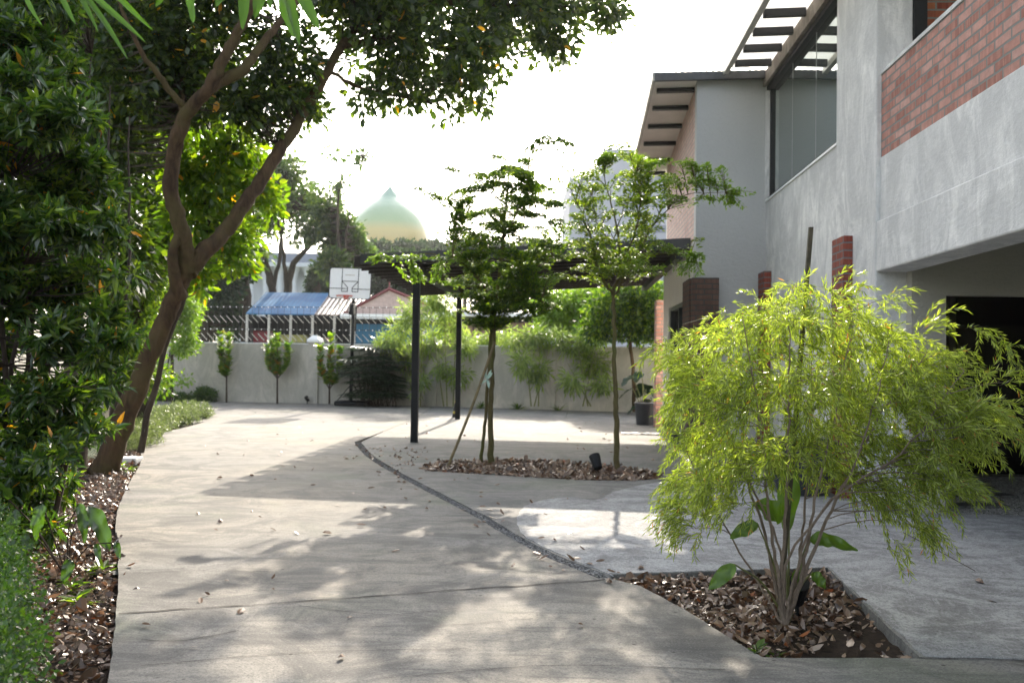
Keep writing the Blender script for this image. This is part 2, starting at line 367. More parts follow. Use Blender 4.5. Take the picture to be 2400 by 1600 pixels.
def twigs(mb, C, skel, r0=.006, n=3, sag=.08):
    """join every cluster to the nearest point of the limb skeleton"""
    sk = np.vstack(skel)
    for c in C:
        d = sk - c; dd = np.einsum('ij,ij->i', d, d) + (sk[:, 2] > c[2]) * .3
        a = sk[np.argmin(dd)]; L = np.linalg.norm(c - a)
        m = (a + c) / 2 + rnd(1, L * .08)[0] + np.array([0, 0, -sag * L])
        t = np.linspace(0, 1, 5)[:, None]; P = (1 - t) ** 2 * a + 2 * t * (1 - t) * m + t * t * c
        mb.tube(P, np.linspace(r0 * (1 + L * 1.2), r0 * .5, 5), n, False)
def smooth_path(P, n=6):
    P = np.asarray(P, float); Q = []
    X = np.vstack([2 * P[0] - P[1], P, 2 * P[-1] - P[-2]])
    for i in range(1, len(X) - 2):
        for t in np.linspace(0, 1, n, endpoint=False):
            a, b, c, d = X[i - 1], X[i], X[i + 1], X[i + 2]
            Q.append(.5 * ((2 * b) + (c - a) * t + (2 * a - 5 * b + 4 * c - d) * t * t + (3 * b - a - 3 * c + d) * t ** 3))
    Q.append(P[-1]); return np.array(Q)
def limb(mb, pts, n=10, sub=6, wob=.0):
    """pts rows: px py Y radius -> tapered limb; returns centre line"""
    P = np.array([[*D(p[0], p[1], p[2]), p[3]] for p in pts]) if len(pts[0]) == 4 else np.array(pts)
    Q = smooth_path(P, sub)
    if wob: Q[1:-1, :3] += RNG.normal(0, wob, (len(Q) - 2, 3))
    mb.tube(Q[:, :3], Q[:, 3] * RNG.uniform(.95, 1.06, len(Q)), n); return Q[:, :3]
def limbw(mb, pts, n=8, sub=5, wob=.0):
    Q = smooth_path(np.array(pts, float), sub)
    if wob: Q[1:-1, :3] += RNG.normal(0, wob, (len(Q) - 2, 3))
    mb.tube(Q[:, :3], Q[:, 3], n); return Q[:, :3]

# ================================================================== GROUND
gb = MB(); gb.add([[-160, -30, -.085], [160, -30, -.085], [160, 300, -.085], [-160, 300, -.085]], [[0, 1, 2, 3]])
struct(gb.build('ground', M['lawn']))
def dense(P, step=.12, jit=.004, closed=True):
    P = [np.array(p[:2], float) for p in P]; out = []
    m = len(P) if closed else len(P) - 1
    for i in range(m):
        a, b = P[i], P[(i + 1) % len(P)]; n = max(1, int(np.linalg.norm(b - a) / step))
        if np.linalg.norm(b - a) > 12: n = 1
        for k in range(n): out.append(a + (b - a) * k / n + RNG.normal(0, jit, 2))
    if not closed: out.append(P[-1])
    return out
def curve2(P, n=5): return [p for p in smooth_path(np.array([[q[0], q[1], 0] for q in P]), n)]
left_edge = curve2([G(*p) for p in [(258, 1568), (268, 1480), (273, 1420), (277, 1361), (279, 1275), (274, 1250), (272, 1240), (277, 1190), (306, 1126), (329, 1085), (334, 1050), (367, 1019), (434, 1001), (474, 990)]])
left_back = [G(486, 986), np.array([-6.3, 17.8, 0]), np.array([-7.6, 20.5, 0]), G(340, 950), np.array([-12, 25.4, 0]), np.array([-12, 28.5, 0])]
chan_c = curve2([G(*p) for p in [(838, 1036), (860, 1062), (900, 1090), (960, 1124), (1050, 1170), (1130, 1212), (1210, 1260), (1300, 1305), (1420, 1353)]], 6)
cc = np.array(chan_c); tg = np.gradient(cc, axis=0); tg = unit(tg); nrm = np.stack([tg[:, 1], -tg[:, 0], tg[:, 2] * 0], -1)
wch = np.linspace(.055, .045, len(cc))[:, None] * 1.0
chL = cc + nrm * wch * (1 if (nrm[3][0] < 0) else -1); chR = cc - nrm * wch * (1 if (nrm[3][0] < 0) else -1)
pl = [G(1424, 1353), G(1500, 1372), G(1600, 1425), G(1700, 1487), G(1788, 1540)]   # planter diagonal
plR = G(2152, 1541); plT = G(1938, 1331); plTL = G(1426, 1347)
far_joint = [G(838, 1036), G(900, 1010), G(962, 985), G(1010, 958)]
drive = [np.array([-1.35, 0.0, 0]), np.array([-1.5, 2.4, 0]), G(252, 1600)] + left_edge + left_back + [G(1012, 940)] + far_joint[::-1][:-1] + list(chL) + pl + [plR, G(2420, 1549) , np.array([12, 4.15, 0]), np.array([12, -2, 0]), np.array([-1.2, -2, 0])]
b = MB(); b.poly([dense(drive, .12, .003)], -.09, 0.0)
struct(b.build('driveway', M['drive']))
oval = [np.array([*G(*p)[:2], 0]) for p in [(984, 1098), (1010, 1088), (1060, 1081), (1150, 1079), (1260, 1080), (1340, 1084), (1420, 1091), (1490, 1099), (1535, 1107), (1548, 1115), (1538, 1122), (1500, 1125), (1440, 1126), (1350, 1124), (1240, 1118), (1130, 1111), (1040, 1106), (1000, 1103)]]
grav = [BW(-.06, -.50), BW(-.06, -3.6), BW(2.9, -3.6), BW(2.9, -.50)]
j_off = [p + np.array([.01, 0, 0]) for p in far_joint]
pave = [G(1016, 936), np.array([5.6, 24.0, 0]), np.array([5.6, 13.2, 0]), np.array([12, 13.2, 0]), np.array([12, 4.16, 0]), G(2420, 1547), plR + np.array([.012, .012, 0]), plT, plTL] + list(chR)[::-1] + j_off[1:]
b = MB(); b.poly([dense(pave, .12, .003), dense(curve2(oval, 3), .1, .006), dense(grav, .3, .0)], -.09, .002)
struct(b.build('pavement', M['pave']))

patch = curve2([G(*p) for p in [(1232, 1262), (1212, 1225), (1222, 1192), (1275, 1172), (1340, 1166), (1400, 1172), (1450, 1150), (1560, 1128), (1680, 1122), (1800, 1135)]], 6) + [BW(.4, .06), BW(-.05, .04), BW(-.055, -3.7), np.array([12, 8, 0]), np.array([12, 4.18, 0]), G(2410, 1545), plR + np.array([.03, .02, 0]), plT + np.array([.012, .0, 0]), plTL + np.array([.02, .012, 0])] + [c_ + np.array([.02, .0, 0]) for c_ in list(chR)[::-1] if c_[1] < G(1232, 1262)[1]]
b = MB(); b.poly([dense(patch, .1, .006)], .0, .007); struct(b.build('plaster_patch', M['plaster']))
def bed(name, loop, z, mat, hump=.03, lab=None):
    b = MB(); L = [np.array(p[:2], float) for p in loop]; P = np.array(L); lo = P.min(0); hi = P.max(0)
    st = .07; xs = np.arange(lo[0], hi[0] + st, st); ys = np.arange(lo[1], hi[1] + st, st)
    X, Yy = np.meshgrid(xs, ys); Z = z + hump * np.sin(X * 5.1 + Yy * 2) * np.cos(Yy * 4.3 + X) * .5 + RNG.normal(0, hump * .25, X.shape)
    n, m = X.shape; i = np.arange(n - 1)[:, None] * m; j = np.arange(m - 1)[None]
    b.add(np.stack([X, Yy, Z], -1).reshape(-1, 3), np.stack([i + j, i + j + 1, i + m + j + 1, i + m + j], -1).reshape(-1, 4))
    return struct(b.build(name, mat, smooth=True))
bed('planter_soil', [plTL, plT, plR, pl[-1]], -.055, M['soil'], .03)
bed('oval_bed_soil', oval, -.03, M['soil'], .02)
leftbed = [np.array([-9.5, -1, 0]), np.array([-1.3, -1, 0]), np.array([-1.3, 24, 0]), np.array([-12, 24, 0]), np.array([-12, -1, 0])]
bed('garden_bed_soil', leftbed, -.055, M['soil'], .03)
bed('channel_gravel', [chL.min(0), chR.max(0)], -.022, M['gravel'], .012)

# gravel grains: channel and recess
def stones(name, P, s0, s1, mat):
    V0 = np.array([[1, 0, 0], [-1, 0, 0], [0, 1, 0], [0, -1, 0], [0, 0, 1], [0, 0, -1.]]) ; F0 = np.array([[0, 2, 4], [2, 1, 4], [1, 3, 4], [3, 0, 4], [2, 0, 5], [1, 2, 5], [3, 1, 5], [0, 3, 5]])
    n = len(P); s = RNG.uniform(s0, s1, (n, 1, 1)); V = V0[None] * s * RNG.uniform(.6, 1.3, (n, 6, 1)); V[:, :, 2] *= .6
    th = RNG.random(n) * 6.28; c, q = np.cos(th)[:, None], np.sin(th)[:, None]
    X = V[:, :, 0] * c - V[:, :, 1] * q; Y_ = V[:, :, 0] * q + V[:, :, 1] * c
    V = np.stack([X, Y_, V[:, :, 2]], -1) + P[:, None]
    b = MB(); b.add(V.reshape(-1, 3), ((np.arange(n) * 6)[:, None, None] + F0[None]).reshape(-1, 3)); return b.build(name, mat)
def mat_stone(name, a, c_):
    t = NT(name); gi = t.n('ShaderNodeNewGeometry'); return t.done(t.ramp(gi.outputs['Random Per Island'], [(0, a), (1, c_)]), .8)
M['pebble'] = mat_stone('mixed_pebble', (.05, .05, .05), (.34, .33, .32))
M['pebble2'] = mat_stone('pale_pebble', (.16, .155, .15), (.45, .44, .42))
k = RNG.integers(0, len(cc) - 1, 5200); tt = RNG.random((5200, 1)); side = RNG.uniform(-1, 1, (5200, 1))
Pc = cc[k] * (1 - tt) + cc[k + 1] * tt + nrm[k] * wch[k] * side * .95; Pc[:, 2] = -.014 + RNG.random(5200) * .012
stuff(tag(stones('gravel_strip', Pc, .004, .011, M['pebble']), 'dark gravel strip curving across the concrete towards the square planter', 'gravel'))
gs = RNG.random((26000, 2)); Pg = np.array([BW(0 + 2.9 * a, -.5 - 3.05 * c_, -.03) for a, c_ in gs]); Pg[:, 2] += RNG.random(len(Pg)) * .01
stuff(tag(stones('gravel_bed', Pg, .008, .016, M['pebble2']), 'pale gravel inside the shaded recess beyond the planter', 'gravel'))

# joints, cracks
b = MB()
def strip(b, P, w, z=.004):
    P = smooth_path(np.array([[p[0], p[1], z] for p in P]), 8) if len(P) > 2 else np.array([[*((1 - t) * P[0][:2] + t * P[1][:2]), z] for t in np.linspace(0, 1, 30)])
    P[1:-1, :2] += RNG.normal(0, w * .35, (len(P) - 2, 2))
    T = unit(np.gradient(P, axis=0)); S = np.stack([T[:, 1], -T[:, 0], T[:, 2] * 0], -1); ww = (w * RNG.uniform(.35, 1, len(P)))[:, None] / 2
    V = np.stack([P - S * ww, P + S * ww], 1).reshape(-1, 3); i = np.arange(len(P) - 1)[:, None] * 2
    b.add(V, i + np.array([[0, 1, 3, 2]]))
strip(b, [G(278, 1438), G(640, 1414), G(1000, 1388), G(1418, 1358)], .018)
for q_ in (((400, 1180), (620, 1178), (900, 1190)), ((300, 1225), (520, 1220)), ((700, 1420), (900, 1440), (1080, 1425)), ((330, 1560), (700, 1530), (1100, 1520)), ((620, 1290), (760, 1300)), ((480, 1130), (700, 1128)), ((900, 1590), (1300, 1560), (1700, 1570)), ((1000, 1470), (1250, 1450)), ((560, 1030), (760, 1034))): strip(b, [G(*a_) for a_ in q_], .006)
strip(b, [G(330, 1499), G(420, 1502), G(560, 1478)], .008)
strip(b, [G(268, 1272), G(330, 1268), G(450, 1270)], .008)
strip(b, [G(330, 1091), G(500, 1090), G(840, 1085)], .01)
strip(b, [G(280, 1345), G(450, 1338), G(640, 1340)], .006)
strip(b, [G(780, 1345), G(870, 1338)], .007)
strip(b, [G(1060, 1320), G(1200, 1336), G(1330, 1345)], .007)
strip(b, [p for p in far_joint], .02, .006)
strip(b, [G(2155, 1543), G(2280, 1545), G(2420, 1550)], .01, .006)
strip(b, [G(420, 952), G(520, 955), G(600, 966), G(540, 980)], .02)
strip(b, [G(860, 960), G(990, 966), G(1100, 968)], .012, .006)
strip(b, [G(1325, 980), G(1330, 966)], .02, .006)
struct(b.build('paving_joints', M['joint']))
b = MB(); P = smooth_path([np.array([*G(*p)[:2], .008]) for p in [(2118, 1250), (2200, 1293), (2285, 1340)]], 8); b.tube(P, .0035, 5)
tag(b.build('dry_stick', M['twig']), 'long thin dark stick lying on the shaded pale pavement', 'stick')

# ================================================================== BUILDING (frame: x along wall, y towards courtyard, z up)
RZ = math.atan2(BD[1], BD[0])
B = empty('house', P0, 'two storey house of grey render and red brick with dark framed glass', 'house', rz=RZ)
B.location = P0
def part(mb, name, mat, parent=None, **kw): return mb.build(name, mat, parent or B, **kw)
b = MB(); b.box((1.40, -.25, 0), (5.0, 0, 3.74)); part(b, 'wall', M['render'])
b = MB(); b.box((.13, -.3, 0), (1.40, .035, 7.5)); part(b, 'column', M['render'], bevel=.012)
b = MB(); b.box((-9, -.22, 2.70), (.13, .0, 3.30)); part(b, 'floor_beam', M['render'], bevel=.01)
b = MB(); b.box((-9, -.28, 2.223), (.13, .03, 2.70)); part(b, 'lintel', M['render'], bevel=.015)
b = MB(); b.box((-9, -.16, 3.30), (.13, -.012, 4.085)); part(b, 'balcony_wall', M['brick'])
b = MB(); b.box((-9, -.17, 4.085), (.13, .0, 4.12)); part(b, 'coping', M['render'])
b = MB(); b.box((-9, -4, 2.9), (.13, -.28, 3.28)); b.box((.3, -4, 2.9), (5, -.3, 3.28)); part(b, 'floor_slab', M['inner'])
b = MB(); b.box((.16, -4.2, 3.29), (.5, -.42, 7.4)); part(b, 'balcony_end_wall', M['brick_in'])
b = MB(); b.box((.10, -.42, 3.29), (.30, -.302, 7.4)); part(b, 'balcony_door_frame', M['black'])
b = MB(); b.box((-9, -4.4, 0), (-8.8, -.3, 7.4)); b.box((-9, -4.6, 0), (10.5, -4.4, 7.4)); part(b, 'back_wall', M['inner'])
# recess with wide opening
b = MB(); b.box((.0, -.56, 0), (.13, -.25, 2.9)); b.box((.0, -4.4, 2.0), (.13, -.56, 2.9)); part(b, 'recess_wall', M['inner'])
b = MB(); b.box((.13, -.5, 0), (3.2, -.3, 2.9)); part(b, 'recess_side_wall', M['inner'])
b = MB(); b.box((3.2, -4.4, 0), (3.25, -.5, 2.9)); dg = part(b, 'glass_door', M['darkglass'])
b = MB()
for o in (-.62, -1.92, -3.2): b.box((3.12, o - .04, 0), (3.2, o + .04, 2.4))
b.box((3.12, -4.3, 2.3), (3.2, -.5, 2.4)); part(b, 'frame', M['darkgrey'], dg)
# window
W = MB().box((1.40, -.09, 3.80), (4.93, -.075, 5.45)).build('window', M['glass'], B)
b = MB(); b.box((4.90, -.10, 3.80), (4.96, -.04, 5.45)); b.box((1.4, -.10, 3.76), (4.96, -.01, 3.80)); b.box((1.4, -.10, 5.40), (4.96, .01, 5.46)); part(b, 'frame', M['black'], W)
for s in (2.6, 3.75): b = MB(); b.box((s, -.074, 3.8), (s + .005, -.070, 5.4)); part(b, 'glazing_joint', M['fin'], W)
b = MB(); b.box((1.40, -.25, 3.74), (4.98, .02, 3.765)); part(b, 'sill', M['white_trim'], W)
b = MB(); b.box((4.96, -.12, 3.76), (5.0, .02, 5.46)); part(b, 'trim', M['render'], W)
b = MB(); b.box((-9, -.12, 5.46), (5.02, .06, 5.66)); part(b, 'eave_beam', M['beam'])
# far block
b = MB(); b.box((5.0, -4.4, 0), (5.2, 1.03, 5.56)); part(b, 'end_wall', M['fin'])
b = MB(); b.box((5.2, .85, 3.2), (9.0, 1.022, 5.5)); part(b, 'upper_brick_wall', M['brick_pale'])
b = MB(); b.box((5.2, .85, 2.36), (9.4, 1.03, 3.18)); b.box((8.45, .85, 0), (9.4, 1.03, 2.36)); b.box((5.2, .85, 0), (6.1, 1.03, 2.36)); b.box((6.1, .85, 0), (8.45, 1.03, .9)); part(b, 'side_wall', M['white'])
b = MB(); b.box((9.0, -4.4, 3.18), (9.15, 1.02, 5.5)); b.box((9.25, -4.4, 0), (9.4, .85, 3.18)); part(b, 'rear_wall', M['white'])
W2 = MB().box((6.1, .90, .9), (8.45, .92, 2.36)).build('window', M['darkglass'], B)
b = MB()
for s in (6.1, 7.2, 8.38): b.box((s, .92, .9), (s + .07, 1.0, 2.36))
b.box((6.1, .92, 2.29), (8.45, 1.0, 2.36)); part(b, 'frame', M['darkgrey'], W2)
# roof over the far block: falls away from the viewer and towards the courtyard
def roofz(s, o): return 5.63 - .105 * (s - 4.9) - .02 * (o)
def sheet(b, s0, s1, o0, o1, dz0, dz1, zf=roofz):
    V = [[s, o, zf(s, o) + dz] for s in (s0, s1) for o in (o0, o1) for dz in (dz0, dz1)]
    b.add(V, [[0, 1, 3, 2], [4, 6, 7, 5], [0, 4, 5, 1], [2, 3, 7, 6], [0, 2, 6, 4], [1, 5, 7, 3]])
b = MB(); sheet(b, 4.88, 9.6, -4.6, 1.66, -.03, .02); R1 = part(b, 'roof', M['soffit'])
b = MB()
for o in np.arange(-4.6, 1.7, .09): sheet(b, 4.86, 9.62, o, o + .045, .022, .05)
part(b, 'roof_sheet', M['metalroof'], R1)
for s in (5.25, 5.95, 6.75, 7.6, 8.5, 9.3):
    b = MB(); sheet(b, s, s + .07, 1.03, 1.60, -.09, -.032); part(b, 'purlin', M['black'], R1)
b = MB(); sheet(b, 4.83, 4.878, -4.6, 1.68, -.09, .03); part(b, 'fascia', M['darkgrey'], R1)
b = MB(); sheet(b, 4.84, 9.6, 1.662, 1.71, -.09, .04); part(b, 'gutter', M['gutter'], R1)
# translucent canopy above the window
zc = lambda s, o: 5.70 - .03 * o
b = MB(); sheet(b, -3.0, 4.80, -1.3, .60, .0, .012, zc); C1 = part(b, 'canopy', M['poly'])
for s in np.arange(4.42, -3.0, -.62):
    b = MB(); sheet(b, s, s + .07, .062, .57, -.10, -.003, zc); part(b, 'rafter', M['black'], C1)
b = MB(); sheet(b, -3.0, 4.80, .602, .68, -.09, .03, zc); part(b, 'gutter', M['gutter'], C1)
b = MB(); b.box((-9, -4.5, 5.76), (4.7, -1.3, 5.9)); part(b, 'unseen_roof_slab', M['metalroof'])  # unseen roof slab, added so the upper floor casts its shade
for s0, s1, o1, zt, m_, lb in ((.80, 1.20, .13, 2.66, 'brick_red', 'brick pier of deep red brick against the grey column'), (4.60, 4.98, .11, 2.68, 'brick_red', 'short red brick pier in the inner corner'), (4.90, 5.0, .0, 0, None, ''), (10.1, 10.5, 1.1, 2.62, 'brick', 'red brick pier at the far end of the white wall')):
    if m_: pz = MB().box((s0, .036 if s0 < 2 else (.003 if s0 < 5 else .92), 0), (s1, o1, zt)); q = part(pz, 'brick_pier', M[m_], bevel=.004); q['label'] = lb
b = MB(); b.box((4.86, .70, 0), (4.998, 1.09, 2.60)); b.box((5.0, 1.032, 0), (5.75, 1.12, 2.60)); q = part(b, 'brick_pier', M['brick_shaded'], bevel=.004); q['label'] = 'brick pier with shade in its dark brown colour, wrapping the corner of the grey end wall'
# stepping pavers in recess
for i, (py, x0, x1) in enumerate(((1122, 2222, 2292), (1139, 2218, 2322), (1158, 2234, 2372), (1181, 2215, 2352))):
    a, c_ = G(x0, py), G(x1, py); sc = MB(); Lw = c_ - a
    sc.box((0, -.11, 0), (np.linalg.norm(Lw), .11, .03)); o = sc.build('stepping_stone', M['gravel'], bevel=.006)
    o.location = (a[0], a[1], -.028); o.rotation_euler = (0, 0, math.atan2(Lw[1], Lw[0]))
    tag(o, ['dark flat stepping stone farthest inside the gravel recess', 'dark flat stepping stone second farthest inside the gravel recess', 'longest dark stepping stone in the gravel recess', 'dark stepping stone nearest the pale pavement edge of the recess'][i], 'stepping stone', 'stepping stones in the gravel recess')

# ================================================================== PERGOLA
PG = empty('pergola', BW(5.875, 5.36), 'dark slatted pergola on two slim posts joined to the house', 'pergola', rz=RZ); PL = np.array([5.875, 5.36, 0])
def pz(o): return 2.88 + (6.2 - o) * .055
def pg(mb, name, mat, parent=None, **k): shift(mb, PL); return mb.build(name, mat, parent or PG, **k)
for s in (5.83, 11.55): pg(MB().box((s, 5.31, 0), (s + .11, 5.42, 2.81)), 'post', M['black'], bevel=.006)
def pbeam(s0, s1, o0, o1, z0, z1):
    b = MB(); V = [[s, o, pz(o) + dz] for s in (s0, s1) for o in (o0, o1) for dz in (z0, z1)]
    return b.add(V, [[0, 1, 3, 2], [4, 6, 7, 5], [0, 4, 5, 1], [2, 3, 7, 6], [0, 2, 6, 4], [1, 5, 7, 3]])
for s in np.arange(5.55, 11.9, .52): pg(pbeam(s, s + .06, 1.04, 6.32, -.09, .088), 'slat', M['slat'])
pg(pbeam(5.6, 11.9, 5.30, 5.43, -.20, -.092), 'beam', M['black']); pg(pbeam(5.6, 11.9, 1.14, 1.26, -.20, -.092), 'beam', M['black'])
pg(pbeam(5.50, 11.95, 1.06, 6.15, .092, .11), 'roof_sheet', M['slat'])
pg(pbeam(5.47, 5.545, 1.04, 6.2, -.05, .105), 'fascia', M['darkgrey'])

# ================================================================== BOUNDARY WALLS
def wall_thing(name, A, Bp, h, label, th=.14, mat='bwall'):
    A = np.array(A, float); Bp = np.array(Bp, float); d = Bp - A; Ln = np.linalg.norm(d)
    w = empty(name, (A[0], A[1], 0), label, 'wall', rz=math.atan2(d[1], d[0]))
    MB().box((0, 0, -.1), (Ln, th, h)).build('wall_panel', M[mat], w)
    MB().box((-.02, -.01, h + .002), (Ln + .02, th + .01, h + .025)).build('coping', M['white_trim'], w); return w, Ln
WL = G(470, 940)[:2] + np.array([0, .1]); WM = G(1000, 952)[:2] + np.array([0, .1]); WR = G(1530, 968)[:2] + np.array([0, .1])
uL = (WL - WM) / np.linalg.norm(WL - WM); uR = (WR - WM) / np.linalg.norm(WR - WM)
WH = 1.72
w1, L1 = wall_thing('boundary_wall', WL + uL * 4.2, WM, WH, 'pale rear boundary wall with pillars behind the basketball hoop')
w2, L2 = wall_thing('boundary_wall', WM, WR + uR * 3.0, WH, 'pale rear boundary wall behind the bamboo and pergola')
def pillar(w, x, cap=True):
    MB().box((x - .15, -.06, -.1), (x + .15, .20, WH + .06)).build('pillar', M['bwall'], w, bevel=.01)
    b = MB(); z = WH + .062; b.add([[x - .19, -.1, z], [x + .19, -.1, z], [x + .19, .24, z], [x - .19, .24, z], [x - .19, -.1, z + .07], [x + .19, -.1, z + .07], [x + .19, .24, z + .07], [x - .19, .24, z + .07], [x - .06, .02, z + .2], [x + .06, .02, z + .2], [x + .06, .12, z + .2], [x - .06, .12, z + .2]],
        [[0, 1, 5, 4], [1, 2, 6, 5], [2, 3, 7, 6], [3, 0, 4, 7], [4, 5, 9, 8], [5, 6, 10, 9], [6, 7, 11, 10], [7, 4, 8, 11], [8, 9, 10, 11], [3, 2, 1, 0]])
    b.build('pillar_cap', M['white_trim'], w)
for px in (462, 730): 
    g = G(px, 946)[:2]; pillar(w1, float(np.dot(g - (WL + uL * 4.2), -uL)))
pillar(w2, .15); pillar(w2, 3.6)
w3, L3 = wall_thing('boundary_wall', (-6.9, 3.0), WL + uL * 4.1, WH, 'pale side boundary wall mostly hidden behind the left shrubs')
for x in (5.5, 11, 16.5): pillar(w3, x)


# ================================================================== BASKETBALL HOOP
hb = G(822, 950); HY = hb[1]
HP = empty('basketball_hoop', (hb[0], hb[1], 0), 'portable basketball hoop with white backboard on a black pole before the rear wall', 'basketball hoop', rz=-.03)
b = MB(); b.box((-.42, -.32, 0), (.5, .38, .14)); b.build('base', M['black'], HP, bevel=.05)
b = MB(); b.tube([[-.03, .12, .1], [.01, .1, 3.02]], .05, 12); b.build('pole', M['black'], HP)
b = MB()
for dx, dy in ((-.36, -.15), (.4, -.1), (.36, .3)): b.tube([[0, .12, .62], [dx, dy, .13]], .013, 6)
b.build('brace', M['black'], HP)
b = MB(); b.box((-.05, -.28, 2.55), (.09, .14, 2.85)); b.tube([[.03, .1, 2.6], [.03, -.2, 3.35]], .03, 6); b.tube([[.03, .1, 2.95], [.03, -.2, 3.0]], .03, 6); b.tube([[.06, .15, 2.1], [.1, .05, 2.8]], .02, 6); b.build('arm', M['black'], HP, bevel=.02)
def rrect(w, h, r, n=6):
    P = []
    for cx, cz, a0 in ((w / 2 - r, h / 2 - r, 0), (-w / 2 + r, h / 2 - r, 90), (-w / 2 + r, -h / 2 + r, 180), (w / 2 - r, -h / 2 + r, 270)):
        for k in range(n + 1): a = math.radians(a0 + 90 * k / n); P.append((cx + r * math.cos(a), cz + r * math.sin(a)))
    return P
bbz = 3.42; bx0 = -.13
def plate(b, P, y0, y1, x0=0, z0=0):
    n = len(P); V = [[x0 + p[0], y, z0 + p[1]] for y in (y0, y1) for p in P] + [[x0, y0, z0], [x0, y1, z0]]
    b.add(V, [[i, (i + 1) % n, n + (i + 1) % n, n + i] for i in range(n)])
    b.add(V, [[(i + 1) % n, i, 2 * n] for i in range(n)] + [[n + i, n + (i + 1) % n, 2 * n + 1] for i in range(n)])
b = MB(); plate(b, rrect(1.16, .84, .08), -.24, -.215, bx0, bbz); BBD = b.build('backboard', M['white_trim'], HP)
BBD.rotation_euler = (0, .03, 0); BBD.location = (-.0, 0, 0)
b = MB(); P = [(x, -.242, z) for x, z in rrect(1.17, .85, .08)]; P.append(P[0]); b.tube(np.array(P) + [bx0, 0, bbz], .014, 6, False); b.build('rim_frame', M['black'], BBD)
b = MB()
def line(x0, z0, x1, z1, w=.009):
    b.tube([[bx0 + x0, -.246, bbz + z0], [bx0 + x1, -.246, bbz + z1]], w, 4)
line(-.23, .41, -.23, -.23); line(.23, .41, .23, -.23); line(-.57, -.15, -.08, -.15); line(.06, -.15, .57, -.15); line(-.23, .06, .23, .06)
line(-.22, .05, -.06, -.12); line(.22, .05, .06, -.12); line(-.06, -.12, -.07, -.24); line(.06, -.12, .07, -.24); line(-.23, -.23, -.08, -.23); line(.08, -.23, .23, -.23)
b.build('marking', M['black'], BBD)
b = MB(); b.box((bx0 - .14, -.2445, bbz + .22), (bx0 + .12, -.2415, bbz + .245)); b.build('lettering', M['gutter'], BBD)
t_ = NT('orange_red_rim'); M['rim'] = t_.done((.5, .06, .03), .45)
th = np.linspace(0, 2 * math.pi, 25); RC = np.array([bx0, -.48, 3.06])
b = MB(); b.tube(np.stack([RC[0] + .225 * np.cos(th), RC[1] + .225 * np.sin(th), np.full(25, RC[2])], -1), .011, 6, False)
b.box((bx0 - .07, -.27, 2.96), (bx0 + .07, -.245, 3.10)); b.build('rim', M['rim'], HP)
b = MB()
for k in range(12):
    for sg in (1, -1):
        a = np.array([2 * math.pi * (k + sg * j * .5) / 12 for j in range(6)]); rr = np.array([.22, .19, .165, .15, .14, .135]); zz = np.linspace(3.05, 2.62, 6)
        b.tube(np.stack([RC[0] + rr * np.cos(a), RC[1] + rr * np.sin(a), zz], -1), .004, 3, False)
b.build('net', M['gutter'], HP)

# ================================================================== SMALL OBJECTS
c = G(1513, 995)
b = MB(); b.lathe([(0, 0), (.20, 0), (.235, .44), (.255, .445), (.255, .47), (.235, .475), (.225, .46), (.19, .05), (0, .05)], (0, 0, 0), 28)
o = b.build('waste_bin', M['plastic'], smooth=False); o.location = (c[0], c[1], 0.002); tag(o, 'round dark grey bin standing near the end of the house', 'bin')
b = MB(); th = np.linspace(0, math.pi, 9); b.tube(np.stack([.23 * np.cos(th), 0 * th, .46 + .1 * np.sin(th)], -1), .005, 4); b.build('handle', M['gutter'], o)
c = G(1585, 1040)
b = MB(); b.lathe([(0, 0), (.15, 0), (.24, .22), (.27, .3), (.28, .36), (.25, .36), (.22, .28), (0, .27)], (0, 0, 0), 24)
o = b.build('plant_pot', M['darkgrey'], smooth=False); o.location = (c[0] + .1, c[1] + .3, .002); tag(o, 'dark bowl shaped pot behind the willow leaved bush', 'pot')
# big black pot behind bush near pavement
c = G(1905, 1168)
b = MB(); b.lathe([(0, 0), (.26, 0), (.33, .25), (.34, .5), (.36, .52), (.36, .56), (.32, .56), (.3, .48), (0, .46)], (0, 0, 0), 32)
o = b.build('plant_pot', M['plastic'], smooth=False); o.location = (c[0], c[1] + .35, .002); tag(o, 'large black pot against the grey wall behind the bush', 'pot')
# door mat / drain cover
a0, a1 = G(1456, 1017), G(1640, 1030)
b = MB(); b.box((0, 0, 0), (1.7, .42, .012)); 
for i in range(16): b.box((.05 + i * .105, .03, .0125), (.09 + i * .105, .39, .018))
o = b.build('drain_cover', M['slat']); o.location = (a0[0], a0[1] - .1, .006); o.rotation_euler = (0, 0, -.03); tag(o, 'flat brown slatted cover lying on the pavement near the bin', 'drain cover')
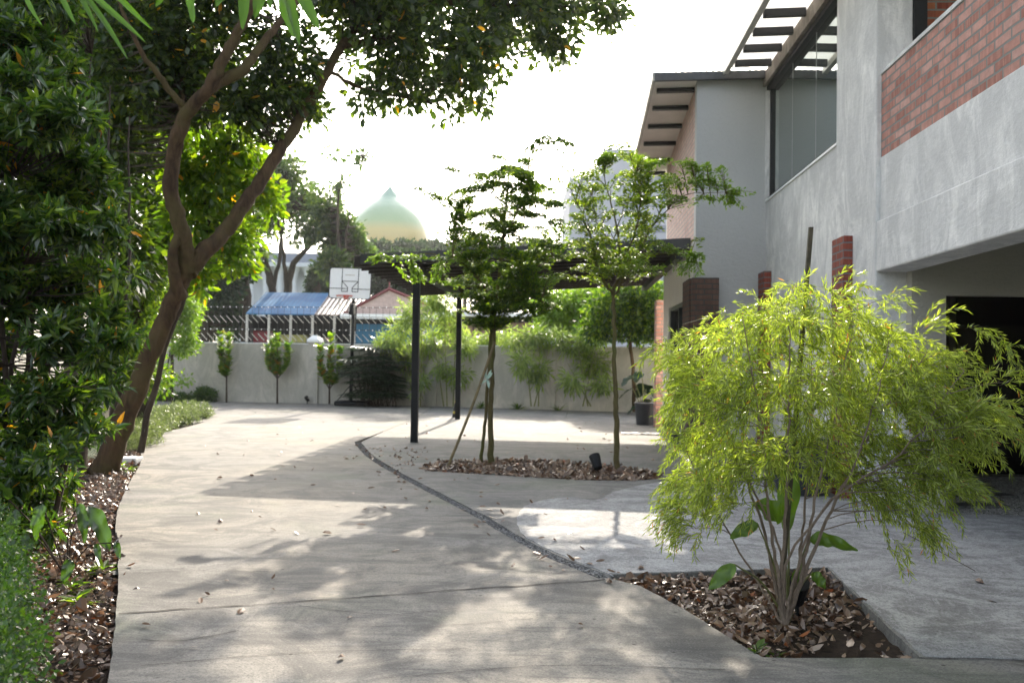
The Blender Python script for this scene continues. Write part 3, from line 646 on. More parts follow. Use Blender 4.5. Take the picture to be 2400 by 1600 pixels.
# striped leaning pole by the far post
t_ = NT('black_and_yellow_bands'); v = t_.coord(); w = t_.n('ShaderNodeTexWave', wave_type='BANDS', bands_direction='Z'); w.inputs['Scale'].default_value = 1.3; t_.l(v, w.inputs['Vector'])
M['stripe'] = t_.done(t_.ramp(w.outputs['Fac'], [(.86, (.015, .015, .015)), (.9, (.5, .4, .05))]), .5)
c = G(1063, 978); t1 = D(1076, 902, c[1] + .05)
b = MB(); b.tube([[0, 0, 0], (t1 - c)], .035, 10); o = b.build('bollard_pole', M['stripe']); o.location = c; tag(o, 'short black and yellow pole leaning by the far pergola post', 'pole')
b = MB(); b.lathe([(0, -.03), (.045, -.03), (.05, .03), (.03, .07), (0, .08)], t1 - c, 12); b.build('cap', M['white_trim'], o)
def spot(px, py, label, rz, s=1.0, z=.0):
    c = G(px, py); r = empty('spotlight', (c[0], c[1], z), label, 'garden light', 'small black garden spotlights', rz)
    b = MB(); b.tube([[0, 0, -.03], [0, 0, .12]], .012, 6); b.tube([[-.05, 0, .1], [.05, 0, .1]], .01, 6); b.build('spike', M['black'], r)
    b = MB(); q = np.array([0, .6, .8]); b.tube(np.array([[0, 0, .13] + q * t for t in (-.07, -.06, .0, .07, .09)]), [.03, .045, .05, .058, .058], 14); b.build('lamp_head', M['black'], r)
    r.scale = (s, s, s)
spot(1398, 1110, 'black garden spotlight tilted up in the oval leaf bed', .4, 1.15, -.02)
spot(720, 946, 'tiny black spotlight at the foot of a boundary wall pillar', 2.6)
spot(1330, 958, 'tiny black spotlight at the foot of the wall by the bamboo', 2.2)
spot(1868, 1428, 'black spotlight hidden between the stems of the willow leaved bush', 3.0, 1.0, -.04)
# pale stone block by trunk
c = G(296, 1078); b = MB(); b.box((-.17, -.12, 0), (.17, .12, .09)); o = b.build('stone_block', M['white_trim'], bevel=.01); o.location = (c[0], c[1], -.05); tag(o, 'low pale stone block beside the leaning trunk', 'stone block')
c = G(172, 1060); b = MB(); b.box((-.08, -.08, 0), (.08, .08, .62)); b.box((-.1, -.1, .621), (.1, .1, .66)); o = b.build('garden_post', M['bwall'], bevel=.008); o.location = (c[0], c[1] + .8, -.06); tag(o, 'short pale masonry post half hidden behind the left shrub', 'post')

# wire fence standing on the rear wall
FC = empty('wire_fence', (WL[0], WL[1], WH), 'thin dark wire fence with slanting glint bars on top of the rear wall', 'fence', rz=math.atan2(-uL[1], -uL[0]))
Lf = float(np.linalg.norm(WM - WL)) + .0
for z in (.05, .42, .80, 1.08): 
    b = MB(); b.tube([[-1.5, .07, z], [Lf, .07, z]], .008, 5); b.build('rail', M['darkgrey'], FC)
b = MB()
for x in np.arange(-1.5, Lf, .2): b.tube([[x, .07, 0], [x, .07, .8 + .28]], .0045, 4)
stuff(b.build('upright', M['darkgrey'], FC))
b = MB()
for x in np.arange(-1.5, Lf - .2, .2):
    for z0, z1 in ((.62, .82), (.1, .3)):
        b.tube([[x, .06, z1], [x + .2, .055, z0]], .011, 5)
stuff(b.build('slanting_glint_bar', M['gutter'], FC))  # slanting bars kept pale to carry the slanted glints on the fence
b = MB()
for x in np.arange(-1.4, Lf, .2):
    for z in (.42, 1.08): b.lathe([(0, -.022), (.022, 0), (0, .022)], (x, .07, z), 8)
stuff(b.build('glint_bead', M['white_trim'], FC))  # white beads shaped as the round highlights on the wires

# ================================================================== BEYOND THE WALL
# blue roofed stall, Y about 38
def wz(px, py, Y): return D(px, py, Y)[2]
def wx(px, Y): return D(px, 700, Y)[0]
SY = 38.0; x0, x1 = wx(577, SY), wx(815, SY)
ST = empty('market_stall', ((x0 + x1) / 2, SY, 0), 'open stall with blue tarpaulin and pale tiled roof beyond the fence', 'stall'); sl = np.array([(x0 + x1) / 2, SY, 0])
zt, zb = wz(690, 688, SY + 3), wz(690, 738, SY)
t_ = NT('blue_tarpaulin'); v = t_.coord('Object', (1, 1, 1)); w = t_.n('ShaderNodeTexWave', wave_type='BANDS', bands_direction='X'); w.inputs['Scale'].default_value = 1.7; w.inputs['Distortion'].default_value = 1.5; t_.l(v, w.inputs['Vector'])
M['tarp'] = t_.done(t_.mix(t_.ramp(t_.noise(v, 1.2, 4), [(.4, 0), (.65, 1)]), (.03, .11, .24), (.06, .18, .33)), .5, t_.bump(w.outputs['Fac'], .4, .03), .3)
t_ = NT('pale_corrugated_tile'); v = t_.coord(); w = t_.n('ShaderNodeTexWave', wave_type='BANDS', bands_direction='X'); w.inputs['Scale'].default_value = 1.6; t_.l(v, w.inputs['Vector'])
M['tile'] = t_.done(t_.mix(t_.ramp(w.outputs['Fac'], [(.35, 0), (.6, 1)]), (.12, .07, .06), (.62, .52, .45)), .4, t_.bump(w.outputs['Fac'], 1, .08), .6)
def slope(xa, xb, ya, yb, za, zb_, th=.05, dz=None):
    b = MB(); V = [[x, y, z + t] for x in (xa, xb) for y, z in ((ya, za), (yb, zb_)) for t in (0, th)]
    return b.add(V, [[0, 1, 3, 2], [4, 6, 7, 5], [0, 4, 5, 1], [2, 3, 7, 6], [0, 2, 6, 4], [1, 5, 7, 3]])
hx = (x1 - x0) / 2
slope(-hx, hx * .35, 0, 3, zb, zt).build('tarpaulin_roof', M['tarp'], ST); slope(hx * .352, hx * 1.25, 0, 3, zb, zt - .05).build('tiled_roof', M['tile'], ST)
b = MB(); b.box((-hx, 3, -1), (hx * 1.2, 3.1, zt - .1)); b.box((-hx, 0.3, -1), (-hx + .1, 3, zb)); b.build('back_wall', M['black'], ST)  # black colour holds the shade of the stall interior
for x in np.linspace(-hx, hx * 1.15, 6): MB().box((x, 0, -1), (x + .09, .09, zb)).build('post', M['gutter'], ST)
goods = [(-.8, .35, .9, 1.05, (.22, .02, .03), 'red_counter', 'deep red counter under the blue stall roof'), (-.15, .55, .5, 1.3, (.35, .33, .1), 'cloth_banner', 'yellow green cloth hanging in the stall'), (.28, .12, .3, 1.5, (.02, .16, .07), 'drinks_cooler', 'small green cooler in the stall'), (-1.3, .3, .3, 1.1, (.3, .3, .28), 'storage_box', 'pale storage box at the left of the stall'), (.55, .3, .5, 1.2, (.25, .22, .2), 'storage_box', 'brownish storage box at the right of the stall'), (.85, .25, .4, .9, (.03, .1, .09), 'storage_box', 'dark green storage box behind the hoop pole')]
for u, dw, hh, zc_, colr, nm, lb in goods:
    m_ = plain(nm + '_paint', colr, .6); b = MB(); b.box((-dw, 0, 0), (dw, .5, hh)); b.box((-dw - .03, -.03, hh + .002), (dw + .03, .53, hh + .05))
    o = b.build(nm, m_, bevel=.02); o.location = (sl[0] + u * hx, SY + .8, zc_ + .45); tag(o, lb, nm.replace('_', ' '))
# house with blue shutter
S2 = 37.0; xa, xb = wx(826, S2), wx(1005, S2); xm = wx(912, S2)
H2 = empty('shop_house', (xm, S2, 0), 'low shop with pinkish gable roof, white fascia and blue shutter', 'shop')
ze, za_ = wz(912, 736, S2), wz(912, 679, S2)
t_ = NT('blue_shutter'); w = t_.n('ShaderNodeTexWave', wave_type='BANDS', bands_direction='X'); w.inputs['Scale'].default_value = 2.2; t_.l(t_.coord(), w.inputs['Vector']); M['shutter'] = t_.done((.03, .15, .27), .5, t_.bump(w.outputs['Fac'], 1, .05))
M['pinkroof'] = plain('dusty_pink_wall', (.5, .38, .34), .8); M['redtrim'] = plain('dark_red_trim', (.2, .06, .06), .7); M['shed'] = plain('brown_shed_board', (.24, .15, .13), .8, .15, 3)
b = MB(); n = [[xa - xm - .3, 0, ze], [xb - xm + 1.0, 0, ze], [.0, 0, za_]]; V = n + [[p[0], 6, p[2]] for p in n]; b.add(V, [[0, 1, 2], [5, 4, 3]]); b.add(V, [[0, 2, 5, 3], [1, 4, 5, 2]]); b.build('gable', M['pinkroof'], H2)
b = MB(); b.tube([[xa - xm - .35, -.05, ze], [0, -.05, za_ + .03], [xb - xm + 1.05, -.05, ze]], .07, 4); b.tube([[0, 0, za_], [0, 0, za_ + .9]], .03, 5); b.build('roof_trim', M['redtrim'], H2)
MB().box((xa - xm - .4, -.5, ze - .22), (xb - xm + 1.1, -.1, ze - .02)).build('fascia', M['white_trim'], H2)
MB().box((xa - xm + .15, -.02, -1), (xb - xm + .8, .1, ze - .42)).build('shutter', M['shutter'], H2)
MB().box((xa - xm - .05, -.1, -1), (xa - xm + .14, .1, ze - .23)).build('post', M['gutter'], H2)
MB().box((xa - xm - .2, .11, -1), (xb - xm + .9, 6, ze - .03)).build('wall', M['black'], H2)
S3 = 36.0; xa, xb = wx(1040, S3), wx(1275, S3); zt3 = wz(1150, 737, S3)
SH = empty('storage_shed', ((xa + xb) / 2, S3, 0), 'long brown boarded shed with a bright flat roof edge', 'shed'); hw = (xb - xa) / 2
MB().box((-hw, 0, -1), (hw, 4, zt3 - .12)).build('board_wall', M['shed'], SH)
b = MB()
for x in np.arange(-hw, hw, .3): b.box((x, -.03, -1), (x + .03, -.002, zt3 - .35))
stuff(b.build('batten', M['joint'], SH))
MB().box((-hw - .2, -.05, zt3 - .3), (hw + .2, -.01, zt3 - .1)).build('dark_eave', M['black'], SH)
MB().box((-hw - .3, -.6, zt3 - .118), (hw + .3, 4.2, zt3 + .05)).build('roof', M['white_trim'], SH, bevel=.04)
# white arcaded building
S4 = 85.0; xa, xb = wx(545, S4), wx(985, S4); zt4 = wz(765, 618, S4); z5 = wz(765, 592, S4)
M['mosque'] = plain('white_far_wall', (.60, .62, .66), .8, .05, 2); M['slate'] = plain('slate_grey_roof', (.22, .24, .29), .6, .05, 2)
MQ = empty('prayer_hall', ((xa + xb) / 2, S4, 0), 'white arcaded hall with grey roof behind the far trees', 'hall'); hw = (xb - xa) / 2
MB().box((-hw, 1.2, -1), (hw, 12, zt4 - .4)).build('wall', M['mosque'], MQ)
MB().box((-hw - .5, -.8, zt4 - .4), (hw + .5, 13, zt4)).build('cornice', M['mosque'], MQ)
MB().box((-hw - .3, .6, zt4 + .01), (hw + .3, 12.5, z5)).build('roof', M['slate'], MQ)
for x in np.arange(-hw + .4, hw, 1.35): 
    b = MB(); b.tube([[x, 0, -1], [x, 0, zt4 - 1.6]], .24, 10); b.tube([[x, 0, zt4 - 1.6], [x, 0, zt4 - .9], [x, 0, zt4 - .4]], [.24, .42, .68], 10); b.build('column', M['mosque'], MQ)
# dome
S5 = 140.0; DS = 1.08; kx = S5 / F; cxp = 910
t_ = NT('green_gold_dome'); v = t_.coord(); sp = t_.n('ShaderNodeSeparateXYZ'); t_.l(v, sp.inputs[0]); mr = t_.n('ShaderNodeMapRange'); t_.l(sp.outputs[2], mr.inputs[0]); mr.inputs[1].default_value = 0; mr.inputs[2].default_value = 8.6
br = t_.n('ShaderNodeTexBrick'); br.inputs['Scale'].default_value = 1; br.inputs['Brick Width'].default_value = .9; br.inputs['Row Height'].default_value = .7; br.inputs['Mortar Size'].default_value = .03; t_.l(t_.coord('UV'), br.inputs['Vector'])
cdm = t_.ramp(mr.outputs[0], [(0, (.50, .36, .14)), (.26, (.55, .45, .18)), (.44, (.34, .44, .24)), (1, (.22, .36, .28))])
M['dome'] = t_.done(cdm, .3, t_.bump(t_.noise(v, .8, 2), .2, .3), .6)
zb5 = wz(cxp, 583, S5)
prof = [(5.75, 0), (5.85, 1.2), (5.75, 2.4), (5.35, 3.7), (4.8, 4.8), (3.95, 5.9), (3.0, 6.8), (2.2, 7.45), (1.6, 8.0), (1.1, 8.6), (.6, 9.2), (.04, 9.9)]
pp = smooth_path(np.array([[a, c_, 0] for a, c_ in prof]), 5)
dm = empty('mosque_dome', (wx(cxp, S5), S5, 0), 'large pointed green and gold dome fading into the bright sky', 'dome')
MB().lathe([(p[0] * DS, p[1]) for p in pp], (0, 0, 0), 64).build('dome_shell', M['dome'], dm, smooth=True).location = (0, 0, zb5)
MB().lathe([(5.9, -26), (5.9, -.02), (6.3, -.02), (6.3, -.6), (5.9, -.6)], (0, 0, zb5), 48).build('drum', M['mosque'], dm)
# tall building right
S6 = 120.0
xa, xb, xc = wx(1332, S6), wx(1410, S6), wx(1700, S6); zl, zh = wz(1360, 412, S6), wz(1450, 352, S6)
M['tower'] = plain('lavender_grey_far_wall', (.40, .41, .48), .8, .04, .5)
TB = empty('tower_block', (xa, S6, 0), 'tall pale lavender grey block behind the right hand young tree', 'building')
MB().box((0, 0, -1), (xb - xa, 18, zl)).build('low_wing', M['tower'], TB); MB().box((xb - xa + .01, -.5, -1), (xc - xa, 20, zh)).build('high_wing', M['tower'], TB)
for z in np.arange(5, zh - 2, 3.4):
    MB().box((1.0, -.06, z), (xb - xa - .6, -.02, z + 1.2)).build('window', M['slate'], TB) if z < zl - 3 else None
    MB().box((xb - xa + 1.5, -.56, z), (xc - xa - 1, -.52, z + 1.0)).build('window', M['slate'], TB)

# ================================================================== PLANTS
def plant(name, loc, label, cat, group=None): return empty(name, tuple(loc), label, cat, group)
def pbuild(mb, name, mat, parent, loc, smooth=False): shift(mb, np.array(loc, float)); return mb.build(name, mat, parent, smooth=smooth)
def tree_thing(name, loc, label, cat, wood, crown_mb, lm, bark, group=None, cname='crown', smooth=True):
    t = plant(name, loc, label, cat, group)
    if wood is not None: pbuild(wood, 'trunk', M[bark], t, loc, smooth)
    pbuild(crown_mb, cname, M[lm], t, loc); return t

# ---- the leaning broad-leaved tree
loc = G(250, 1100); loc[2] = -.06
wd = MB(); sk = []
sk.append(limb(wd, [(a_, b_, c_, d_ * .64) for a_, b_, c_, d_ in [(232, 1122, 10.5, .30), (248, 1090, 10.5, .235), (300, 960, 10.5, .19), (365, 800, 10.5, .165), (412, 690, 10.5, .155), (440, 622, 10.5, .15), (452, 590, 10.5, .12)]], 14, 8, .006))
sk.append(limb(wd, [(a_, b_, c_, d_ * .84) for a_, b_, c_, d_ in [(440, 640, 10.5, .12), (428, 545, 10.4, .11), (400, 450, 10.3, .105), (412, 340, 10.2, .10), (440, 265, 10.1, .095), (490, 205, 10, .085), (520, 150, 10, .075), (560, 70, 10, .065), (590, 10, 10, .06), (610, -90, 10, .05)]], 12, 6, .008))
sk.append(limb(wd, [(a_, b_, c_, d_ * .84) for a_, b_, c_, d_ in [(488, 208, 10, .085), (530, 185, 10.1, .08), (580, 150, 10.2, .07), (640, 70, 10.5, .05), (720, -30, 11, .04), (800, -160, 11.5, .03)]], 9, 5, .008))
sk.append(limb(wd, [(a_, b_, c_, d_ * .84) for a_, b_, c_, d_ in [(440, 640, 10.5, .13), (475, 592, 10.6, .125), (525, 545, 10.8, .11), (590, 455, 11.1, .10), (655, 355, 11.4, .095), (712, 262, 11.7, .088), (768, 165, 12.0, .08), (800, 110, 12.3, .07), (860, 40, 12.8, .06), (930, -40, 13.4, .05)]], 12, 7, .008))
sk.append(limb(wd, [(a_, b_, c_, d_ * .84) for a_, b_, c_, d_ in [(800, 110, 12.3, .06), (900, 90, 12.9, .05), (1020, 110, 13.6, .04), (1130, 130, 14.2, .025)]], 7, 5, .01))
sk.append(limb(wd, [(a_, b_, c_, d_ * .84) for a_, b_, c_, d_ in [(860, 40, 12.8, .06), (1000, 10, 13.6, .05), (1150, 10, 14.4, .045), (1300, 30, 15.2, .035), (1420, 20, 15.8, .02)]], 7, 5, .01))
sk.append(limb(wd, [(a_, b_, c_, d_ * .84) for a_, b_, c_, d_ in [(425, 540, 10.4, .06), (405, 590, 10.3, .07), (412, 660, 10.4, .09), (425, 700, 10.5, .10)]], 8, 4))
sk.append(limb(wd, [(a_, b_, c_, d_ * .84) for a_, b_, c_, d_ in [(400, 440, 10.3, .05), (420, 300, 10.6, .045), (430, 180, 10.9, .04), (420, 60, 11.2, .03), (400, -60, 11.4, .02)]], 7, 5, .01))
sk.append(limb(wd, [(a_, b_, c_, d_ * .84) for a_, b_, c_, d_ in [(440, 265, 10.1, .05), (380, 190, 9.9, .04), (320, 100, 9.7, .03), (280, 0, 9.6, .02)]], 7, 5, .01))
sk.append(limb(wd, [(a_, b_, c_, d_ * .84) for a_, b_, c_, d_ in [(770, 165, 12, .035), (830, 200, 12.4, .03), (920, 225, 12.8, .02), (1000, 240, 13.1, .012)]], 6, 5, .01))
main = [pb(800, -50, 12, 190, 90, 1.2), pb(890, 80, 12.8, 110, 105, 1.1), pb(1010, 100, 13.4, 150, 110, 1.3), pb(1130, 110, 14, 90, 95, 1.0), pb(1180, 20, 14.4, 130, 80, 1.1),
        pb(1290, 30, 15, 90, 55, .9), pb(1400, 15, 15.5, 70, 45, .8), pb(1440, 45, 15.6, 35, 28, .5), pb(1300, 115, 15.2, 65, 35, .6), pb(1275, 80, 15.0, 50, 40, .6),
        pb(860, 225, 12.6, 45, 35, .4), pb(960, 205, 13, 110, 50, .7), pb(1090, 205, 13.7, 80, 45, .7), pb(1055, 262, 13.3, 30, 16, .25), pb(1066, 300, 13.3, 17, 15, .2, .5), pb(1115, 248, 13.6, 30, 14, .25), pb(850, 255, 12.5, 32, 18, .3),
        pb(930, -110, 13.5, 380, 130, 2), pb(1250, -90, 15, 250, 100, 1.5), pb(600, -190, 11.5, 380, 120, 1.8)]
lft = [pb(420, 60, 11, 160, 130, 1.1), pb(330, 160, 10.8, 110, 130, 1.0), pb(520, -10, 10.8, 100, 50, .7), pb(450, 210, 11.3, 90, 90, .7), pb(290, 320, 11.2, 70, 110, .8), pb(560, 330, 11.7, 35, 30, .3, .3)]
thin = [pb(660, 130, 11.6, 90, 90, .8), pb(620, 220, 11.4, 80, 60, .6), pb(700, 240, 11.8, 60, 50, .5), pb(640, 300, 11.6, 45, 25, .4), pb(740, 260, 12, 25, 30, .3), pb(560, 250, 11.2, 50, 60, .5)]
Cm, dm_ = blob_points(main, 4000); Cl, dl = blob_points(lft, 1300); Ct, dt = blob_points(thin, 460)
tw = MB(); twigs(tw, Cm[::4], sk, .004); twigs(tw, Cl[::4], sk, .004); twigs(tw, Ct[::2], sk, .004)
cb = MB()
cluster_leaves(cb, Cm, 7, .14, .115, .55, 'oval', .5, dm_, .25); cluster_leaves(cb, Cl, 7, .13, .10, .55, 'oval', .5, dl, .25); cluster_leaves(cb, Ct, 8, .12, .10, .55, 'oval', .5, dt, .25)
T0 = tree_thing('broadleaf_tree', loc, 'large leaning tree with forked brown trunk and dark crown over the driveway', 'tree', wd, cb, 'lf_tree', 'bark')
pbuild(tw, 'twigs', M['twig'], T0, loc)
yl = [pb(500, 400, 11.9, 85, 80, .5), pb(560, 340, 12, 40, 40, .4), pb(460, 500, 12, 60, 60, .4), pb(540, 540, 12.2, 60, 60, .4), pb(600, 430, 12.3, 40, 60, .4), pb(420, 380, 11.8, 40, 70, .3), pb(560, 610, 12.2, 50, 30, .3), pb(470, 640, 12, 25, 50, .3), pb(640, 480, 12.4, 20, 60, .2, .5)]
Cy, dy_ = blob_points(yl, 560); cb = MB(); cluster_leaves(cb, Cy, 7, .14, .12, .55, 'oval', .3, dy_, .3)
wd = MB(); ly = D(390, 1000, 12.4); ly[2] = -.06; s2 = [limb(wd, [(330, 1060, 12.4, .05), (375, 850, 12.3, .04), (430, 700, 12.2, .035), (480, 560, 12, .03), (500, 430, 11.9, .02), (530, 350, 11.9, .012)], 7, 5, .01)]
for c_ in Cy[::3]: pass
twigs(wd, Cy[::3], s2, .004)
tree_thing('young_tree', ly, 'slender tree of sunlit yellow green leaves seen through the trunk fork', 'tree', wd, cb, 'lf_yel', 'bark_dark')

# ---- dense dark trees at the left behind it
def dark_tree(px, py, Y, blobs, n, L, lm, label, name='evergreen_tree', bark='bark_dark', per=9, cr=.22, shape='diamond', r=.12, group='tall trees and shrubs along the left side', wr=.5):
    g = G(px, py) if Y is None else D(px, 900, Y); g = np.array([g[0], g[1], -.06]); wd = MB()
    top = np.mean([b_[:3] for b_ in blobs], axis=0); hi = max(b_[2] for b_ in blobs)
    sk = [limbw(wd, [[*g, r * 1.3], [*(g + np.array([.05, 0, 1.2])), r], [*((g + top) / 2 + rnd(1, .1)[0]), r * .8], [*top, r * .5], [top[0], top[1], hi, r * .2]], 9)]
    for b_ in blobs: sk.append(limbw(wd, [[*sk[0][len(sk[0]) // 3], r * .5], [*((sk[0][len(sk[0]) // 2] + np.array(b_[:3])) / 2), r * .3], [*b_[:3], r * .1]], 6))
    C, d = blob_points(blobs, n); twigs(wd, C[::6], sk, .005)
    cb = MB(); cluster_leaves(cb, C, per, cr, L, wr, shape, .5, d, .25)
    return tree_thing(name, g, label, 'tree' if 'tree' in name else 'shrub', wd, cb, lm, bark, group)
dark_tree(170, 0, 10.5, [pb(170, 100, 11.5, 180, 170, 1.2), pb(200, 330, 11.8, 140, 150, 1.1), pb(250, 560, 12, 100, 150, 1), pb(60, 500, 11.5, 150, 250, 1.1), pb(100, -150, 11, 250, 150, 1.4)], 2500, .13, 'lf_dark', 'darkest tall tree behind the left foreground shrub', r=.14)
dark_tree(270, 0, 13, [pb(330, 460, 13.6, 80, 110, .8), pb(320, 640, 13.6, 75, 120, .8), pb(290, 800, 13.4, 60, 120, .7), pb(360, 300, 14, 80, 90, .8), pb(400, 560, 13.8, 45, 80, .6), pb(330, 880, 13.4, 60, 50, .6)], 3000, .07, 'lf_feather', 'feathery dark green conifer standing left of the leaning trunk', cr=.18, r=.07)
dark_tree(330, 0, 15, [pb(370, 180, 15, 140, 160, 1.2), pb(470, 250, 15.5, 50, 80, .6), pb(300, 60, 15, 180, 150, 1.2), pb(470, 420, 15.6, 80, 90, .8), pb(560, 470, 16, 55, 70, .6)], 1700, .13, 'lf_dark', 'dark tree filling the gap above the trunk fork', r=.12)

# ---- glossy shrub at the left edge
g0 = np.array([-3.15, 5.9, -.06]); sh = []
for y, xr in ((-120, 200), (0, 175), (90, 165), (180, 185), (270, 215), (360, 235), (450, 275), (540, 285), (630, 275), (720, 290), (810, 275), (900, 235), (980, 225), (1060, 170), (1130, 140), (1210, 95)):
    for u in (.12, .42, .72, .93): 
        px = -220 + (xr + 220) * u; sh.append(pb(px, y + RNG.normal(0, 15), 5.5 + RNG.random() * 1.2, 62 if u < .9 else 36, 48, .32, 1 if u < .9 else .5))
for q in ((300, 640, 25, 20), (285, 800, 25, 15), (300, 865, 22, 12), (235, 1010, 22, 16), (250, 905, 30, 18), (110, 1240, 22, 20), (325, 790, 14, 8), (195, 250, 18, 15)): sh.append(pb(q[0], q[1], 5.8, q[2], q[3], .2, .6))
C, d = blob_points(sh, 4600); cb = MB(); per = 10
n = len(C) * per; c_ = np.repeat(C, per, 0); ax = unit(np.repeat(d, per, 0) * .7 + np.repeat(rnd(len(C), .5), per, 0) + [0, -.1, .25])
ang = rnd(n, .75); A = unit(ax + ang); P = c_ + ax * RNG.uniform(-.04, .05, (n, 1)); N_ = rnd(n, .4); N_[:, 2] += .8; L_ = .088 * RNG.uniform(.65, 1.3, n)
leaves(cb, P, A, N_, L_, L_ * .34, 'lance', RNG.uniform(.05, .35, n), RNG.normal(.28, .15, n))
wd = MB(); sk = []
for i in range(9):
    e = D(-180 + i * 50, 60 + 80 * (i % 3), 5.6 + .1 * i); m = (g0 + e) / 2 + rnd(1, .15)[0]; sk.append(limbw(wd, [[*(g0 + np.array([-.3, .5, 0]) + rnd(1, .08)[0] * [1, 1, 0]), .022], [*(m + np.array([-.1, .5, 0])), .014], [*(e + np.array([0, .6, 0])), .005]], 7, 8, .01))
twigs(wd, C[::3], sk, .0035)
tree_thing('glossy_shrub', g0, 'tall glossy leaved shrub filling the left edge in front of the tree trunk', 'shrub', wd, cb, 'lf_shrub', 'twig', cname='foliage')
# small clipped hedge in the lower left corner
hb_ = [(-.575 * yy_ - .03 + .05 * math.sin(yy_ * 9) - .3 * j, yy_, .28 + .06 * math.sin(yy_ * 7), .20, .2, .30, 1.) for yy_ in np.arange(2.6, 4.9, .22) for j in range(2)]
C, d = blob_points(hb_, 4200, .3); cb = MB(); cluster_leaves(cb, C, 8, .035, .021, .6, 'diamond', .6, d, .0)
wd = MB(); g1 = np.array([-2.2, 3.6, -.06])
for i in range(10): limbw(wd, [[-.575 * (2.7 + .2 * i) - .2, 2.7 + .2 * i, -.05, .008], [-.575 * (2.7 + .2 * i) - .15, 2.7 + .2 * i, .2, .006], [-.575 * (2.7 + .2 * i) - .1, 2.72 + .2 * i, .4, .003]], 5)
tree_thing('clipped_hedge', g1, 'low hedge of tiny shiny leaves in the lower left corner', 'hedge', wd, cb, 'lf_hedge', 'twig', cname='foliage')

# ---- young feathery trees in the oval bed
def plate_blobs(rows, n, Y, dz, rxs=(28, 62), rys=(6, 12)):
    out = []
    ys = [r_[0] for r_ in rows]
    for i in range(n):
        y = RNG.uniform(ys[0], ys[-1]); a = np.interp(y, ys, [r_[1] for r_ in rows]); b_ = np.interp(y, ys, [r_[2] for r_ in rows]); w = (b_ - a)
        x = RNG.uniform(a, b_); u = (x - (a + b_) / 2) / (w / 2 + 1); dY = RNG.uniform(-1, 1) * dz * math.sqrt(max(.05, 1 - u * u))
        out.append(pb(x, y + u * u * 6, Y + dY, RNG.uniform(*rxs), RNG.uniform(*rys), .24))
    return out
def spray(P, n=7, r0=18, r1=12, ry=6):
    Q = smooth_path(np.array(P, float), max(2, n // (len(P) - 1))); return [pb(q[0], q[1], q[2], r0 + (r1 - r0) * i / len(Q), ry, .12, .5) for i, q in enumerate(Q)]
def add_sprays(wd, cb, sk, ends, dens, w0, L, droop=.12):
    S_ = np.vstack(sk)
    for e in ends:
        d = S_ - e; dd = np.einsum('ij,ij->i', d, d) + np.clip(S_[:, 2] - e[2] + .15, 0, 9) * 1.2; a = S_[np.argmin(dd)]; Ln = np.linalg.norm(e - a) + .01
        m = a + (e - a) * .42 + rnd(1, .05 * Ln)[0]; m[2] = max(m[2], e[2] + droop * .5 * Ln); t = np.linspace(0, 1, 9)[:, None]; P = (1 - t) ** 2 * a + 2 * t * (1 - t) * m + t * t * e
        wd.tube(P, np.linspace(.004 + .004 * Ln, .0012, 9), 4, False)
        n = int(dens * (.35 + Ln)); u = 1 - RNG.random(n) * min(.8, .42 / Ln + .18); q = u * 8; k = np.minimum(q.astype(int), 7); f = (q - k)[:, None]; C_ = P[k] * (1 - f) + P[k + 1] * f; T_ = unit(P[k + 1] - P[k])
        H_ = unit(np.cross(T_, [0, 0, 1.]) + 1e-6); s_ = RNG.uniform(-1, 1, n); wv = w0 * RNG.uniform(.6, 1.3) * (1 - .55 * u); off = H_ * (s_ * wv)[:, None] * 1.0; off[:, 2] -= np.abs(s_) * wv * .25 + RNG.normal(0, .012, n)
        A = H_ * np.sign(s_)[:, None] * .8 + T_ * .7 + rnd(n, .3); N_ = rnd(n, .35); N_[:, 2] += 1; l = L * RNG.uniform(.65, 1.3, n); leaves(cb, C_ + off, A, N_, l, l * .5, 'diamond', 0, RNG.normal(.15, .1, n))
def ends_in(rows, n, Y, dz):
    ys = [r_[0] for r_ in rows]; out = []
    for i in range(n):
        y = ys[0] + (ys[-1] - ys[0]) * (i + RNG.random()) / n; y = round(y / 31) * 31 + RNG.normal(0, 4); a = np.interp(y, ys, [r_[1] for r_ in rows]); b_ = np.interp(y, ys, [r_[2] for r_ in rows]); th = RNG.random() * 6.283; rr = RNG.random() ** .42
        out.append(D((a + b_) / 2 + (b_ - a) / 2 * rr * math.cos(th), y + 10 * (rr * math.cos(th)) ** 2, Y + dz * rr * math.sin(th)))
    return out
def feather_tree(loc, wd, sk, ends, dens, label, extra, L=.046, w0=.13, lm='lf_feather'):
    cb = MB(); add_sprays(wd, cb, sk, ends, dens, w0, L)
    cb2 = MB(); add_sprays(wd, cb2, sk, [np.array(q[:3]) + rnd(1, .05)[0] * [1, 1, .3] for q in extra for _ in (0, 1)], 60, .09, L, .05)
    t = tree_thing('feathery_tree', loc, label, 'tree', wd, cb, lm, 'bark_green', 'young trees in the oval bed')
    pbuild(cb2, 'outer_sprays', M['lf_light'], t, loc)
    return t
loc = G(1140, 1092); loc[2] = -.04; wd = MB(); Y1 = 11.55
sk = [limb(wd, [(1150, 1096, Y1, 0.0429), (1150, 1000, Y1, 0.0351), (1152, 900, Y1, 0.0312), (1156, 800, Y1, 0.0265), (1163, 700, Y1, 0.0234), (1174, 620, Y1, 0.0203), (1182, 530, Y1, .022), (1190, 440, Y1, .014), (1190, 385, Y1, .006)], 9, 6, .006),
      limb(wd, [(1128, 1082, Y1 + .15, 0.0234), (1137, 980, Y1 + .1, 0.0203), (1146, 850, Y1 + .08, .022), (1152, 760, Y1 + .05, .018), (1160, 700, Y1, .02)], 8, 6, .006)]
